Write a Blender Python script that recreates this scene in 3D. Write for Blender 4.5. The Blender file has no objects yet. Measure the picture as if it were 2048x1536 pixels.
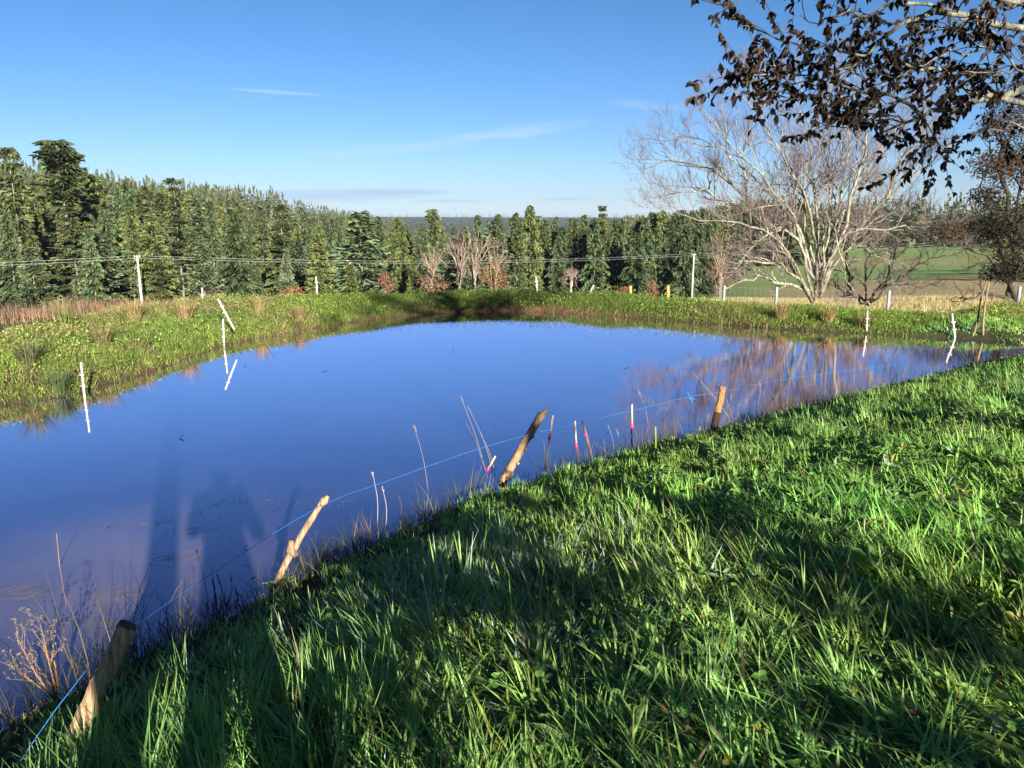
import bpy, math, random
import numpy as np
from mathutils import Vector

R = math.radians
sc = bpy.context.scene
random.seed(7)
rng = np.random.default_rng(7)

# ------------------------------------------------------------------ camera
FPX = 1538.0                      # focal length in pixels of a 2048 px wide frame
PITCH = R(12.4)
CAM = np.array([0.0, 0.0, 2.6])   # z = 0 is the pond's surface
cam_d = bpy.data.cameras.new("camera")
cam = bpy.data.objects.new("camera", cam_d)
sc.collection.objects.link(cam)
cam_d.sensor_width = 36.0
cam_d.lens = 36.0 * FPX / 2048.0
cam_d.clip_start = 0.05
cam_d.clip_end = 20000.0
cam.location = CAM
cam.rotation_euler = (R(90) - PITCH, 0, 0)
sc.camera = cam

# ------------------------------------------------------------------ light
SUN_AZ, SUN_EL = R(21.7), R(17.0)       # sun behind the camera, to the right
SUN = np.array([math.sin(SUN_AZ) * math.cos(SUN_EL), -math.cos(SUN_AZ) * math.cos(SUN_EL), math.sin(SUN_EL)])
sun_d = bpy.data.lights.new("sun", 'SUN')
sun_d.energy = 5.0
sun_d.angle = R(0.5)
sun_d.color = (1.0, 0.94, 0.83)
sun_o = bpy.data.objects.new("sun", sun_d)
sc.collection.objects.link(sun_o)
sun_o.rotation_euler = Vector(SUN).to_track_quat('Z', 'Y').to_euler()
sc.view_settings.view_transform = 'Standard'
sc.view_settings.look = 'None'
sc.view_settings.exposure = 1.55
sc.view_settings.gamma = 1.0
sc.cycles.max_bounces = 7
sc.cycles.diffuse_bounces = 3
sc.cycles.glossy_bounces = 3
sc.cycles.transmission_bounces = 4
sc.cycles.transparent_max_bounces = 6
sc.cycles.caustics_reflective = False
sc.cycles.caustics_refractive = False
sc.cycles.use_adaptive_sampling = True


def ray(px, py):
    u = (px - 1024.0) / FPX
    v = (768.0 - py) / FPX
    d = np.array([u, math.cos(PITCH) + v * math.sin(PITCH), v * math.cos(PITCH) - math.sin(PITCH)])
    return d


def at(px, py, dist):
    d = ray(px, py)
    return CAM + d * (dist / d[1])


def onz(px, py, z=0.0):
    d = ray(px, py)
    return CAM + d * ((z - CAM[2]) / d[2])


# ---- world: Nishita sky with a few thin clouds far away
world = bpy.data.worlds.new("World")
sc.world = world
world.use_nodes = True
wn, wl = world.node_tree.nodes, world.node_tree.links
bg = wn["Background"]
SKY_STRENGTH = 0.05
bg.inputs[1].default_value = SKY_STRENGTH
sky = wn.new("ShaderNodeTexSky")
sky.sky_type = 'NISHITA'
sky.sun_disc = False
sky.sun_elevation = SUN_EL
sky.sun_rotation = math.pi - SUN_AZ
sky.altitude = 400.0
sky.air_density = 1.0
sky.dust_density = 0.25
sky.ozone_density = 3.0
hs = wn.new("ShaderNodeHueSaturation")
hs.inputs['Saturation'].default_value = 1.18
hs.inputs['Value'].default_value = 1.0
wl.new(sky.outputs[0], hs.inputs['Color'])
tint = wn.new("ShaderNodeMix")
tint.data_type = 'RGBA'
tint.blend_type = 'MULTIPLY'
tint.inputs[0].default_value = 1.0
tint.inputs[7].default_value = (0.86, 0.97, 1.10, 1)
wl.new(hs.outputs[0], tint.inputs[6])
tc = wn.new("ShaderNodeTexCoord")
sep = wn.new("ShaderNodeSeparateXYZ")
wl.new(tc.outputs['Generated'], sep.inputs[0])


def wmath(op, a, b=None, c=None):
    n = wn.new("ShaderNodeMath")
    n.operation = op
    for i, v in enumerate((a, b, c)):
        if v is None:
            continue
        if isinstance(v, (int, float)):
            n.inputs[i].default_value = v
        else:
            wl.new(v, n.inputs[i])
    return n.outputs[0]


w_az = wmath('ARCTAN2', sep.outputs[0], sep.outputs[1])
w_el = wmath('ARCSINE', sep.outputs[2])
cmb = wn.new("ShaderNodeCombineXYZ")
wl.new(wmath('MULTIPLY', w_az, 9.0), cmb.inputs[0])
wl.new(wmath('MULTIPLY', w_el, 75.0), cmb.inputs[1])
cn = wn.new("ShaderNodeTexNoise")
cn.inputs['Scale'].default_value = 1.3
cn.inputs['Detail'].default_value = 5
cn.inputs['Roughness'].default_value = 0.6
wl.new(cmb.outputs[0], cn.inputs['Vector'])
cloud_noise = wmath('SMOOTH_MIN', wmath('MAXIMUM', wmath('MULTIPLY_ADD', cn.outputs[0], 3.2, -1.0), 0.0), 1.0, 0.2)
# low sky paler and bluer, high sky deeper, as on the clear winter day of the photograph
ele = wmath('DIVIDE', w_el, R(40))
er = wn.new("ShaderNodeValToRGB")
e0 = er.color_ramp.elements
e0[0].position, e0[0].color = 0.0, (0.315, 0.34, 0.50, 1)
e0[1].position, e0[1].color = 1.0, (0.182, 0.15, 0.225, 1)
for ps, cc_ in ((0.10, (0.325, 0.35, 0.455)), (0.35, (0.32, 0.35, 0.385)), (0.62, (0.208, 0.212, 0.245))):
    e_ = e0.new(ps)
    e_.color = (*cc_, 1)
wl.new(ele, er.inputs[0])
tint2 = wn.new("ShaderNodeMix")
tint2.data_type = 'RGBA'
tint2.blend_type = 'MULTIPLY'
tint2.inputs[0].default_value = 1.0
wl.new(tint.outputs[2], tint2.inputs[6])
wl.new(er.outputs[0], tint2.inputs[7])
dbl = wn.new("ShaderNodeMix")
dbl.data_type = 'RGBA'
dbl.blend_type = 'ADD'
dbl.inputs[0].default_value = 1.0
wl.new(tint2.outputs[2], dbl.inputs[6])
wl.new(tint2.outputs[2], dbl.inputs[7])
sky_col = dbl.outputs[2]


def cloud(px, py, w, h, slope, colour, amount, noisy=True):
    global sky_col
    d = ray(px, py)
    az = math.atan2(d[0], d[1])
    el = math.asin(d[2] / np.linalg.norm(d))
    du = wmath('ADD', w_az, -az)
    dv = wmath('ADD', w_el, -el)
    dv = wmath('MULTIPLY_ADD', du, -slope, dv)
    a = wmath('POWER', wmath('DIVIDE', du, w / FPX), 2.0)
    b = wmath('POWER', wmath('DIVIDE', dv, h / FPX), 2.0)
    m = wmath('POWER', wmath('MAXIMUM', wmath('SUBTRACT', 1.0, wmath('ADD', a, b)), 0.0), 0.9)
    if noisy:
        m = wmath('MULTIPLY', m, cloud_noise)
    m = wmath('MULTIPLY', m, amount)
    mx = wn.new("ShaderNodeMix")
    mx.data_type = 'RGBA'
    wl.new(m, mx.inputs[0])
    wl.new(sky_col, mx.inputs[6])
    k = 1.0 / SKY_STRENGTH
    mx.inputs[7].default_value = (colour[0] * k, colour[1] * k, colour[2] * k, 1)
    sky_col = mx.outputs[2]


WISP, GREY = (0.225, 0.28, 0.33), (0.135, 0.180, 0.27)
cloud(550, 184, 95, 4, -0.03, WISP, 0.40, False)
cloud(1000, 270, 190, 16, 0.14, WISP, 0.50)
cloud(740, 302, 140, 15, 0.06, WISP, 0.40)
cloud(1290, 210, 90, 9, -0.1, WISP, 0.30)
cloud(660, 391, 250, 15, 0.03, GREY, 0.6, False)
cloud(800, 384, 120, 4, 0.0, GREY, 0.6, False)
cloud(1130, 398, 70, 4, 0.02, GREY, 0.55, False)
cloud(900, 402, 90, 4, 0.0, GREY, 0.5, False)
wl.new(sky_col, bg.inputs[0])


# ------------------------------------------------------------------ helpers
def smooth(a, b, x):
    t = np.clip((x - a) / (b - a), 0, 1)
    return t * t * (3 - 2 * t)


_ph = np.random.default_rng(3).uniform(0, 6.28, (40,))
_an = np.random.default_rng(4).uniform(0, 6.28, (40,))


def wob(x, y, freq, k=0, n=6):
    """smooth pseudo-noise in about -1..1"""
    s = 0.0
    for i in range(n):
        a, p = _an[(k + i) % 40], _ph[(k * 3 + i) % 40]
        f = freq * (0.6 + 0.25 * i)
        s = s + np.sin((x * math.cos(a) + y * math.sin(a)) * f + p)
    return s / (n ** 0.5 * 1.3)


class MB:
    """collects geometry and links it as one mesh object"""

    def __init__(self):
        self.v, self.q, self.t, self.c, self.n = [], [], [], [], 0

    def add(self, V, quads=None, tris=None, col=(1, 1, 1)):
        V = np.asarray(V, dtype=np.float32).reshape(-1, 3)
        if quads is not None and len(quads):
            self.q.append(np.asarray(quads, dtype=np.int32).reshape(-1, 4) + self.n)
        if tris is not None and len(tris):
            self.t.append(np.asarray(tris, dtype=np.int32).reshape(-1, 3) + self.n)
        c = np.asarray(col, dtype=np.float32)
        if c.ndim == 1:
            c = np.tile(c[:3], (len(V), 1))
        self.v.append(V)
        self.c.append(c)
        self.n += len(V)

    def mesh(self, name, mat, smooth_shade=False):
        V = np.concatenate(self.v) if self.v else np.zeros((0, 3), np.float32)
        C = np.concatenate(self.c) if self.c else np.zeros((0, 3), np.float32)
        Q = np.concatenate(self.q) if self.q else np.zeros((0, 4), np.int32)
        T = np.concatenate(self.t) if self.t else np.zeros((0, 3), np.int32)
        me = bpy.data.meshes.new(name)
        me.vertices.add(len(V))
        me.vertices.foreach_set("co", V.ravel())
        me.loops.add(len(Q) * 4 + len(T) * 3)
        me.loops.foreach_set("vertex_index", np.concatenate([Q.ravel(), T.ravel()]).astype(np.int32))
        me.polygons.add(len(Q) + len(T))
        starts = np.concatenate([np.arange(len(Q)) * 4, len(Q) * 4 + np.arange(len(T)) * 3]).astype(np.int32)
        me.polygons.foreach_set("loop_start", starts)
        if smooth_shade:
            me.polygons.foreach_set("use_smooth", np.ones(len(Q) + len(T), dtype=bool))
        me.update(calc_edges=True)
        at_ = me.attributes.new("tint", 'FLOAT_COLOR', 'POINT')
        at_.data.foreach_set("color", np.concatenate([C, np.ones((len(C), 1), np.float32)], axis=1).ravel())
        me.materials.append(mat)
        return me

    def build(self, name, mat, parent=None, smooth_shade=False):
        o = bpy.data.objects.new(name, self.mesh(name, mat, smooth_shade))
        sc.collection.objects.link(o)
        if parent is not None:
            o.parent = parent
        return o


def tag(o, label=None, cat=None, group=None, kind=None):
    if label:
        o["label"] = label
    if cat:
        o["category"] = cat
    if group:
        o["group"] = group
    if kind:
        o["kind"] = kind
    return o


def empty(name, loc=(0, 0, 0), rz=0.0):
    o = bpy.data.objects.new(name, None)
    o.empty_display_size = 0.2
    o.location = [float(t) for t in loc]
    o.rotation_euler = (0, 0, rz)
    sc.collection.objects.link(o)
    return o


def copy_tree(o, parent=None):
    c = o.copy()
    sc.collection.objects.link(c)
    if parent is not None:
        c.parent = parent
    for ch in list(o.children):
        copy_tree(ch, c)
    return c


def blades(mb, P, L, W, az, lean, curl, col, S=3, taper=1.7, twist=0.5):
    """many grass blades at once: P (n,3), the other values (n,)"""
    n = len(P)
    if n == 0:
        return
    P = np.asarray(P, float)
    k = np.arange(S + 1) / S
    th = lean[:, None] + curl[:, None] * k[None, :]
    step = (L / S)[:, None]
    hx = np.concatenate([np.zeros((n, 1)), np.cumsum(np.sin(th[:, :-1]) * step, axis=1)], axis=1)
    hz = np.concatenate([np.zeros((n, 1)), np.cumsum(np.cos(th[:, :-1]) * step, axis=1)], axis=1)
    ca, sa = np.cos(az), np.sin(az)
    ctr = np.stack([P[:, 0:1] + hx * ca[:, None], P[:, 1:2] + hx * sa[:, None], P[:, 2:3] + hz], axis=2)
    sd = az + np.pi / 2 + rng.uniform(-twist, twist, n)
    w = W[:, None] * np.clip(1 - k ** taper, 0.04, 1)[None, :] * 0.5
    off = np.stack([np.cos(sd)[:, None] * w, np.sin(sd)[:, None] * w, np.zeros_like(w)], axis=2)
    V = np.stack([ctr - off, ctr + off], axis=2)            # n, S+1, 2, 3
    base = (np.arange(n) * (S + 1) * 2)[:, None]
    seg = (np.arange(S) * 2)[None, :]
    b = (base + seg).ravel()
    quads = np.stack([b, b + 1, b + 3, b + 2], axis=1)
    C = np.repeat(np.asarray(col, float), (S + 1) * 2, axis=0)
    mb.add(V.reshape(-1, 3), quads, None, C)


def leaves(mb, P, az, pitch, roll, L, W, col, fold=0.15, curl=0.0):
    """many ovate leaves folded on the midrib; az/pitch give the leaf's axis"""
    n = len(P)
    if n == 0:
        return
    f = np.stack([np.cos(az) * np.cos(pitch), np.sin(az) * np.cos(pitch), np.sin(pitch)], 1)
    s0 = np.stack([-np.sin(az), np.cos(az), np.zeros(n)], 1)
    u0 = np.cross(f, s0)
    s = s0 * np.cos(roll)[:, None] + u0 * np.sin(roll)[:, None]
    u = np.cross(f, s)
    L = L[:, None]
    W = W[:, None] * 0.5
    P = np.asarray(P, float)
    pts = []
    for (t, w, h) in ((0, 0, 0), (.28, .85, fold), (.68, .72, fold), (1, 0, -curl), (.68, -.72, fold), (.28, -.85, fold)):
        pts.append(P + f * L * t + s * W * w + u * (W * h * 2 - L * curl * t * t))
    V = np.stack(pts, 1)
    b = np.arange(n) * 6
    q = np.concatenate([np.stack([b, b + 1, b + 2, b + 3], 1), np.stack([b, b + 3, b + 4, b + 5], 1)])
    mb.add(V.reshape(-1, 3), q, None, np.repeat(np.asarray(col, float), 6, axis=0))


def tube(mb, pts, rad, sides=6, col=(1, 1, 1), cap=True, jitter=0.0):
    pts = np.asarray(pts, float)
    m = len(pts)
    rad = np.broadcast_to(np.asarray(rad, float), (m,))
    tan = np.gradient(pts, axis=0)
    tan /= np.linalg.norm(tan, axis=1, keepdims=True) + 1e-9
    ref = np.array([0.31, 0.95, 0.05]) if abs(tan[0][2]) > 0.6 else np.array([0.05, 0.1, 1.0])
    a = np.cross(tan, ref)
    a /= np.linalg.norm(a, axis=1, keepdims=True) + 1e-9
    b = np.cross(tan, a)
    ang = np.arange(sides) / sides * 2 * np.pi
    rr = rad[:, None] * (1 + (rng.uniform(-jitter, jitter, (m, sides)) if jitter else 0))
    V = pts[:, None, :] + a[:, None, :] * (np.cos(ang)[None, :] * rr)[:, :, None] + b[:, None, :] * (np.sin(ang)[None, :] * rr)[:, :, None]
    i = np.arange(m - 1)[:, None] * sides
    j = np.arange(sides)[None, :]
    j2 = (j + 1) % sides
    q = np.stack([i + j, i + j2, i + sides + j2, i + sides + j], axis=2).reshape(-1, 4)
    tris = None
    V = V.reshape(-1, 3)
    if cap:
        V = np.concatenate([V, pts[:1], pts[-1:]])
        jj = np.arange(sides)
        k2 = (jj + 1) % sides
        tris = np.concatenate([np.stack([k2, jj, np.full(sides, m * sides)], 1),
                               np.stack([(m - 1) * sides + jj, (m - 1) * sides + k2, np.full(sides, m * sides + 1)], 1)])
    mb.add(V, q, tris, col)


def bez(pts, n):
    """Catmull-Rom through pts"""
    pts = np.asarray(pts, float)
    P = np.concatenate([2 * pts[:1] - pts[1:2], pts, 2 * pts[-1:] - pts[-2:-1]])
    out = []
    m = len(pts) - 1
    for t in np.linspace(0, m - 1e-6, n):
        i = int(t)
        f = t - i
        p0, p1, p2, p3 = P[i], P[i + 1], P[i + 2], P[i + 3]
        out.append(0.5 * (2 * p1 + (p2 - p0) * f + (2 * p0 - 5 * p1 + 4 * p2 - p3) * f ** 2 + (3 * p1 - p0 - 3 * p2 + p3) * f ** 3))
    return np.array(out)


# ------------------------------------------------------------------ materials
def new_mat(name):
    m = bpy.data.materials.new(name)
    m.use_nodes = True
    nt = m.node_tree
    return m, nt.nodes, nt.links, nt.nodes["Principled BSDF"]


def veg_mat(name, rough=0.5, transl=0.3, spec=0.3, vary=0.0, tmul=(1.1, 1.25, 0.6)):
    m, n, l, p = new_mat(name)
    a = n.new("ShaderNodeAttribute")
    a.attribute_name = "tint"
    col = a.outputs['Color']
    if vary:
        oi = n.new("ShaderNodeObjectInfo")
        mr = n.new("ShaderNodeMapRange")
        mr.inputs[3].default_value = 1 - vary
        mr.inputs[4].default_value = 1 + vary
        l.new(oi.outputs['Random'], mr.inputs[0])
        mx = n.new("ShaderNodeMix")
        mx.data_type = 'RGBA'
        mx.blend_type = 'MULTIPLY'
        mx.inputs[0].default_value = 1
        l.new(col, mx.inputs[6])
        l.new(mr.outputs[0], mx.inputs[7])
        col = mx.outputs[2]
    l.new(col, p.inputs['Base Color'])
    p.inputs['Roughness'].default_value = rough
    p.inputs['Specular IOR Level'].default_value = spec
    if transl:
        t = n.new("ShaderNodeBsdfTranslucent")
        mm = n.new("ShaderNodeMix")
        mm.data_type = 'RGBA'
        mm.blend_type = 'MULTIPLY'
        mm.inputs[0].default_value = 1
        mm.inputs[7].default_value = (*tmul, 1)
        l.new(col, mm.inputs[6])
        l.new(mm.outputs[2], t.inputs['Color'])
        ms = n.new("ShaderNodeMixShader")
        ms.inputs[0].default_value = transl
        l.new(p.outputs[0], ms.inputs[1])
        l.new(t.outputs[0], ms.inputs[2])
        l.new(ms.outputs[0], n["Material Output"].inputs[0])
    return m


def bark_mat(name, ca, cb, scale=14.0, rough=0.85, stretch=0.25, bump=0.5, use_tint=False):
    m, n, l, p = new_mat(name)
    tcn = n.new("ShaderNodeTexCoord")
    mp = n.new("ShaderNodeMapping")
    mp.inputs['Scale'].default_value = (1, 1, stretch)
    l.new(tcn.outputs['Object'], mp.inputs[0])
    nz = n.new("ShaderNodeTexNoise")
    nz.inputs['Scale'].default_value = scale
    nz.inputs['Detail'].default_value = 6
    nz.inputs['Roughness'].default_value = 0.65
    l.new(mp.outputs[0], nz.inputs['Vector'])
    cr = n.new("ShaderNodeValToRGB")
    cr.color_ramp.elements[0].position = 0.36
    cr.color_ramp.elements[1].position = 0.64
    cr.color_ramp.elements[0].color = (*ca, 1)
    cr.color_ramp.elements[1].color = (*cb, 1)
    l.new(nz.outputs[0], cr.inputs[0])
    col = cr.outputs[0]
    if use_tint:
        a = n.new("ShaderNodeAttribute")
        a.attribute_name = "tint"
        mx = n.new("ShaderNodeMix")
        mx.data_type = 'RGBA'
        mx.blend_type = 'MULTIPLY'
        mx.inputs[0].default_value = 1
        l.new(col, mx.inputs[6])
        l.new(a.outputs['Color'], mx.inputs[7])
        col = mx.outputs[2]
    l.new(col, p.inputs['Base Color'])
    p.inputs['Roughness'].default_value = rough
    p.inputs['Specular IOR Level'].default_value = 0.2
    if bump:
        bp = n.new("ShaderNodeBump")
        bp.inputs['Strength'].default_value = bump
        bp.inputs['Distance'].default_value = 0.01
        l.new(nz.outputs[0], bp.inputs['Height'])
        l.new(bp.outputs[0], p.inputs['Normal'])
    return m


M_grass = veg_mat("grass_blade", rough=0.42, transl=0.33, spec=0.35)
M_leaf = veg_mat("leaf", rough=0.5, transl=0.3, spec=0.3)
M_dry = veg_mat("dry_stem", rough=0.7, transl=0.15, spec=0.2, tmul=(1.1, 1.0, 0.8))
M_needle = veg_mat("fir_needles", rough=0.6, transl=0.12, spec=0.25, vary=0.25)
M_deadleaf = veg_mat("withered_leaf", rough=0.65, transl=0.12, spec=0.2, tmul=(1.3, 0.9, 0.5))
M_twig = veg_mat("twig", rough=0.8, transl=0.0, spec=0.15)
M_firbark = bark_mat("fir_bark", (0.10, 0.08, 0.06), (0.28, 0.25, 0.20), scale=4)
M_greybark = bark_mat("lichen_bark", (0.085, 0.075, 0.058), (0.37, 0.355, 0.29), scale=13, use_tint=True)
M_overbark = bark_mat("lichened_bark", (0.025, 0.022, 0.02), (0.26, 0.25, 0.20), scale=26)
M_darkbark = bark_mat("dark_bark", (0.03, 0.025, 0.02), (0.09, 0.075, 0.06), scale=12)
M_stake = bark_mat("stake_wood", (0.15, 0.105, 0.07), (0.45, 0.36, 0.26), scale=62, stretch=0.07, bump=1.0, use_tint=True)
M_white = bark_mat("white_paint", (0.36, 0.34, 0.28), (0.68, 0.66, 0.61), scale=26, rough=0.55, bump=0.3)
M_concrete = bark_mat("concrete", (0.34, 0.35, 0.36), (0.50, 0.51, 0.52), scale=3, bump=0.1)
M_grey = bark_mat("grey_wood", (0.22, 0.23, 0.25), (0.38, 0.40, 0.42), scale=20, bump=0.4)


def plain(name, col, rough=0.5, metal=0.0, noise=0.15, scale=30):
    m, n, l, p = new_mat(name)
    nz = n.new("ShaderNodeTexNoise")
    nz.inputs['Scale'].default_value = scale
    cr = n.new("ShaderNodeValToRGB")
    cr.color_ramp.elements[0].color = (*[c * (1 - noise) for c in col], 1)
    cr.color_ramp.elements[1].color = (*[min(1, c * (1 + noise)) for c in col], 1)
    l.new(nz.outputs[0], cr.inputs[0])
    l.new(cr.outputs[0], p.inputs['Base Color'])
    p.inputs['Roughness'].default_value = rough
    p.inputs['Metallic'].default_value = metal
    return m


M_twine = plain("blue_twine", (0.03, 0.20, 0.55), 0.6)
M_pink = plain("pink_tape", (0.75, 0.03, 0.16), 0.45)
M_wire = plain("galvanised_wire", (0.45, 0.46, 0.47), 0.45, 0.6)
M_cable = plain("power_cable", (0.42, 0.44, 0.42), 0.5, 0.3)
M_orange = plain("orange_wood", (0.62, 0.28, 0.07), 0.6)
M_jacket = plain("jacket_cloth", (0.05, 0.07, 0.12), 0.9)

# ------------------------------------------------------------------ the lie of the land
near_px = [(2048, 712), (1950, 731), (1750, 783), (1560, 829), (1420, 866), (1310, 893), (1220, 924), (1110, 955), (960, 1000), (820, 1058),
           (720, 1112), (640, 1138), (480, 1228), (330, 1290), (130, 1395)]
far_px = [(0, 812), (90, 800), (160, 787), (230, 765), (300, 746), (380, 716), (450, 692), (520, 676), (600, 662), (700, 645), (780, 635), (850, 629),
          (940, 624), (1024, 622), (1110, 625), (1200, 630), (1300, 638), (1400, 646), (1536, 657), (1640, 664), (1735, 668), (1820, 672), (1900, 676), (1975, 681), (2048, 692)]
near = [onz(*p)[:2] for p in near_px]
far = [onz(*p)[:2] for p in far_px]
near_line = [np.array(p) for p in [(16.5, 19.2), (12.4, 16.4)]] + near + [np.array(p) for p in [(-3.1, 2.6), (-3.8, 0.6), (-5.5, -1.5), (-8.5, -2.5)]]
far_line = [np.array(p) for p in [(-8.5, -2.5), (-11.5, 0.5), (-12, 5), (-10, 8.6)]] + far + [np.array(p) for p in [(13.5, 18.3), (16.5, 19.2)]]


def seg_dist(x, y, line):
    best = np.full(x.shape, 1e9)
    for a, b in zip(line[:-1], line[1:]):
        d = b - a
        t = np.clip(((x - a[0]) * d[0] + (y - a[1]) * d[1]) / (d @ d), 0, 1)
        best = np.minimum(best, np.hypot(x - a[0] - t * d[0], y - a[1] - t * d[1]))
    return best


def inside(x, y):
    poly = near_line + far_line[1:-1]
    r = np.zeros(x.shape, bool)
    for i in range(len(poly)):
        a, b = poly[i], poly[i - 1]
        c = (a[1] > y) != (b[1] > y)
        xx = (b[0] - a[0]) * (y - a[1]) / (b[1] - a[1] + 1e-12) + a[0]
        r ^= c & (x < xx)
    return r


def shore(x, y):
    x = np.asarray(x, float)
    y = np.asarray(y, float)
    dn = seg_dist(x, y, near_line)
    df = seg_dist(x, y, far_line)
    s = np.minimum(dn, df)
    ins = inside(x, y)
    s = np.where(ins, -s, s)
    ya = np.interp(x, [-90, -12, -8.5, -3, 2, 8, 16.5, 24, 90], [-14, .5, 3.5, 9, 15, 16.6, 19.2, 22, 60])
    w = smooth(1.2, -1.2, y - ya)        # 1 on the camera's side of the pond
    return s, w


AZ_T = np.array([-0.75, -0.33, 0.0, 0.2, 0.3, 0.62])
R_T = np.array([0, 12, 20, 30, 60, 100, 140, 200, 300, 500, 900, 1500, 2600, 3200, 9000.0])
Z_T = np.array([
    [.8, .3, -.4, -1.4, -4.4, -7.5, -8.5, -5, 3, 22, 42, 40, 20, 10, -60],
    [.8, .3, -.3, -1.1, -4.2, -8.2, -11, -12, -10, -3, 2, 0, -12, -4, -60],
    [.8, .2, -.3, -.9, -3.8, -8.0, -12, -17, -24, -32, -38, -36, -24, -6, -60],
    [.8, .2, -.3, -.9, -3.8, -8.2, -12, -14, -16, -16, -12, -14, -20, -8, -60],
    [.8, .2, -.3, -1.0, -3.8, -7.6, -10.6, -11.5, -10.5, -8.5, -7, -10, -20, -8, -60],
    [.8, .2, -.4, -1.1, -3.3, -5.8, -7.4, -8.2, -8.8, -9.5, -10, -12, -20, -8, -60]])


def zout(x, y):
    r = np.hypot(x, y)
    a = np.clip(np.arctan2(x, np.maximum(y, 1e-3)), AZ_T[0], AZ_T[-1])
    zs = np.stack([np.interp(r, R_T, row) for row in Z_T])
    out = np.zeros(x.shape)
    for i in range(len(AZ_T) - 1):
        t = (a - AZ_T[i]) / (AZ_T[i + 1] - AZ_T[i])
        m = (t >= 0) & (t <= 1)
        tt = t * t * (3 - 2 * t)
        out = np.where(m, zs[i] * (1 - tt) + zs[i + 1] * tt, out)
    return out


def ground(x, y):
    x = np.asarray(x, float)
    y = np.asarray(y, float)
    s, w = shore(x, y)
    sp = np.maximum(s, 0)
    zn = np.interp(sp, [0, .12, 1.0, 2.0, 2.9, 4.5, 12, 40, 200], [0, .07, .30, .54, .74, .88, 1.02, 1.9, 6])
    left = smooth(-3.5, -7.5, x)
    wf = 1 + .65 * left
    A = 0.37 + 0.17 * left - 0.08 * smooth(3, 9, x)
    q = sp / wf
    zf = A * np.interp(q, [0, .1, .35, .9, 1.5], [0, .2, .5, .86, 1.0]) - 0.22 * np.maximum(0, sp - 1.6 * wf)
    zf = zf + 0.05 * wob(x, y, 1.9, 5) * smooth(0.2, 1.2, sp) * smooth(9, 3, sp)
    zf = np.where(sp > 1.2, np.maximum(zf, zout(x, y)), zf)
    behind = smooth(2.0, -8.0, y)
    w2 = np.maximum(w, behind)
    z = zn * w2 + zf * (1 - w2)
    z = z + (0.025 * wob(x, y, 2.6, 1) + 0.022 * w2 * wob(x, y, 6.5, 12)) * smooth(0.3, 1.5, sp) * smooth(40, 10, np.hypot(x, y))
    depth = -np.minimum(0.75, 0.42 * np.maximum(-s, 0))
    return np.where(s < 0, depth, z)


def gz(x, y):
    return float(ground(np.array([x]), np.array([y]))[0])


def hit(px, py, rmax=60.0):
    """where the line of sight through a pixel meets the ground or the water"""
    d = ray(px, py)
    d = d / math.hypot(d[0], d[1])
    t = np.linspace(0.8, rmax, 3000)
    P = CAM[None, :] + d[None, :] * t[:, None]
    g = np.maximum(ground(P[:, 0], P[:, 1]), 0.0)
    i = np.argmax(P[:, 2] < g)
    if i == 0:
        i = len(t) - 1
    return P[i]


# ---- the ground sheet
def axis(lo, hi, fine_lo, fine_hi, step, grow):
    a = [fine_lo]
    k = step
    while a[-1] > lo:
        k *= grow
        a.append(a[-1] - k)
    a = a[::-1]
    b = list(np.arange(fine_lo + step, fine_hi, step))
    a += b
    k = step
    while a[-1] < hi:
        k *= grow
        a.append(a[-1] + k)
    return np.array(a)


gx = axis(-7000, 7000, -13, 17, 0.16, 1.085)
gy = axis(-300, 9000, -4, 27, 0.16, 1.085)
GX, GY = np.meshgrid(gx, gy)
GZ = ground(GX.ravel(), GY.ravel()).reshape(GX.shape)
s_, w_ = shore(GX.ravel(), GY.ravel())
rr_ = np.hypot(GX, GY).ravel()
az_ = np.arctan2(GX, np.maximum(GY, 1e-3)).ravel()
X_, Y_ = GX.ravel(), GY.ravel()
soil = np.array([0.045, 0.042, 0.022])
gcol = np.tile(soil, (len(X_), 1))


def mixc(c, mask):
    global gcol
    gcol = gcol * (1 - mask[:, None]) + np.array(c)[None, :] * mask[:, None]


mixc((0.065, 0.11, 0.03), smooth(0.6, 1.6, s_))
mixc((0.17, 0.07, 0.055), smooth(0.45, 0.15, s_ + 0.1 * wob(X_, Y_, 3.0, 9)) * (w_ < 0.5) * smooth(-0.5, 0.0, s_) * (np.exp(-((X_ - .3) / 3.2) ** 2) + .5 * np.exp(-((X_ + 5.4) / .9) ** 2)))
mixc((0.03, 0.028, 0.02), smooth(0.02, -0.15, s_))
fld = smooth(23, 30, rr_) * smooth(0.02, 0.12, az_)
mixc((0.40, 0.31, 0.15), fld * smooth(176, 150, rr_ + 6 * wob(X_, Y_, .2, 2)) * smooth(0.2, 0.4, az_))
green = fld * (1 - smooth(176, 150, rr_ + 6 * wob(X_, Y_, .2, 2)) * smooth(0.2, 0.4, az_))
mixc((0.19, 0.28, 0.085), green)
stripe = fld * np.exp(-((rr_ - 215 - 20 * az_) / 9) ** 2) * smooth(0.3, 0.42, az_)
mixc((0.36, 0.28, 0.14), stripe * 0.8)
mixc((0.24, 0.23, 0.09), fld * np.exp(-((rr_ - 258) / 14) ** 2) * 0.7)
forest = smooth(0.16, 0.08, az_) * smooth(60, 90, rr_)
mixc((0.04, 0.035, 0.02), forest)
mixc((0.03, 0.045, 0.022), smooth(320, 420, rr_))
ny, nx = GX.shape
ii = (np.arange(ny - 1)[:, None] * nx + np.arange(nx - 1)[None, :]).ravel()
mb = MB()
mb.add(np.stack([X_, Y_, GZ.ravel()], 1), np.stack([ii, ii + 1, ii + nx + 1, ii + nx], 1), None, gcol)
m, n, l, p = new_mat("ground_soil")
a = n.new("ShaderNodeAttribute")
a.attribute_name = "tint"
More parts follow.
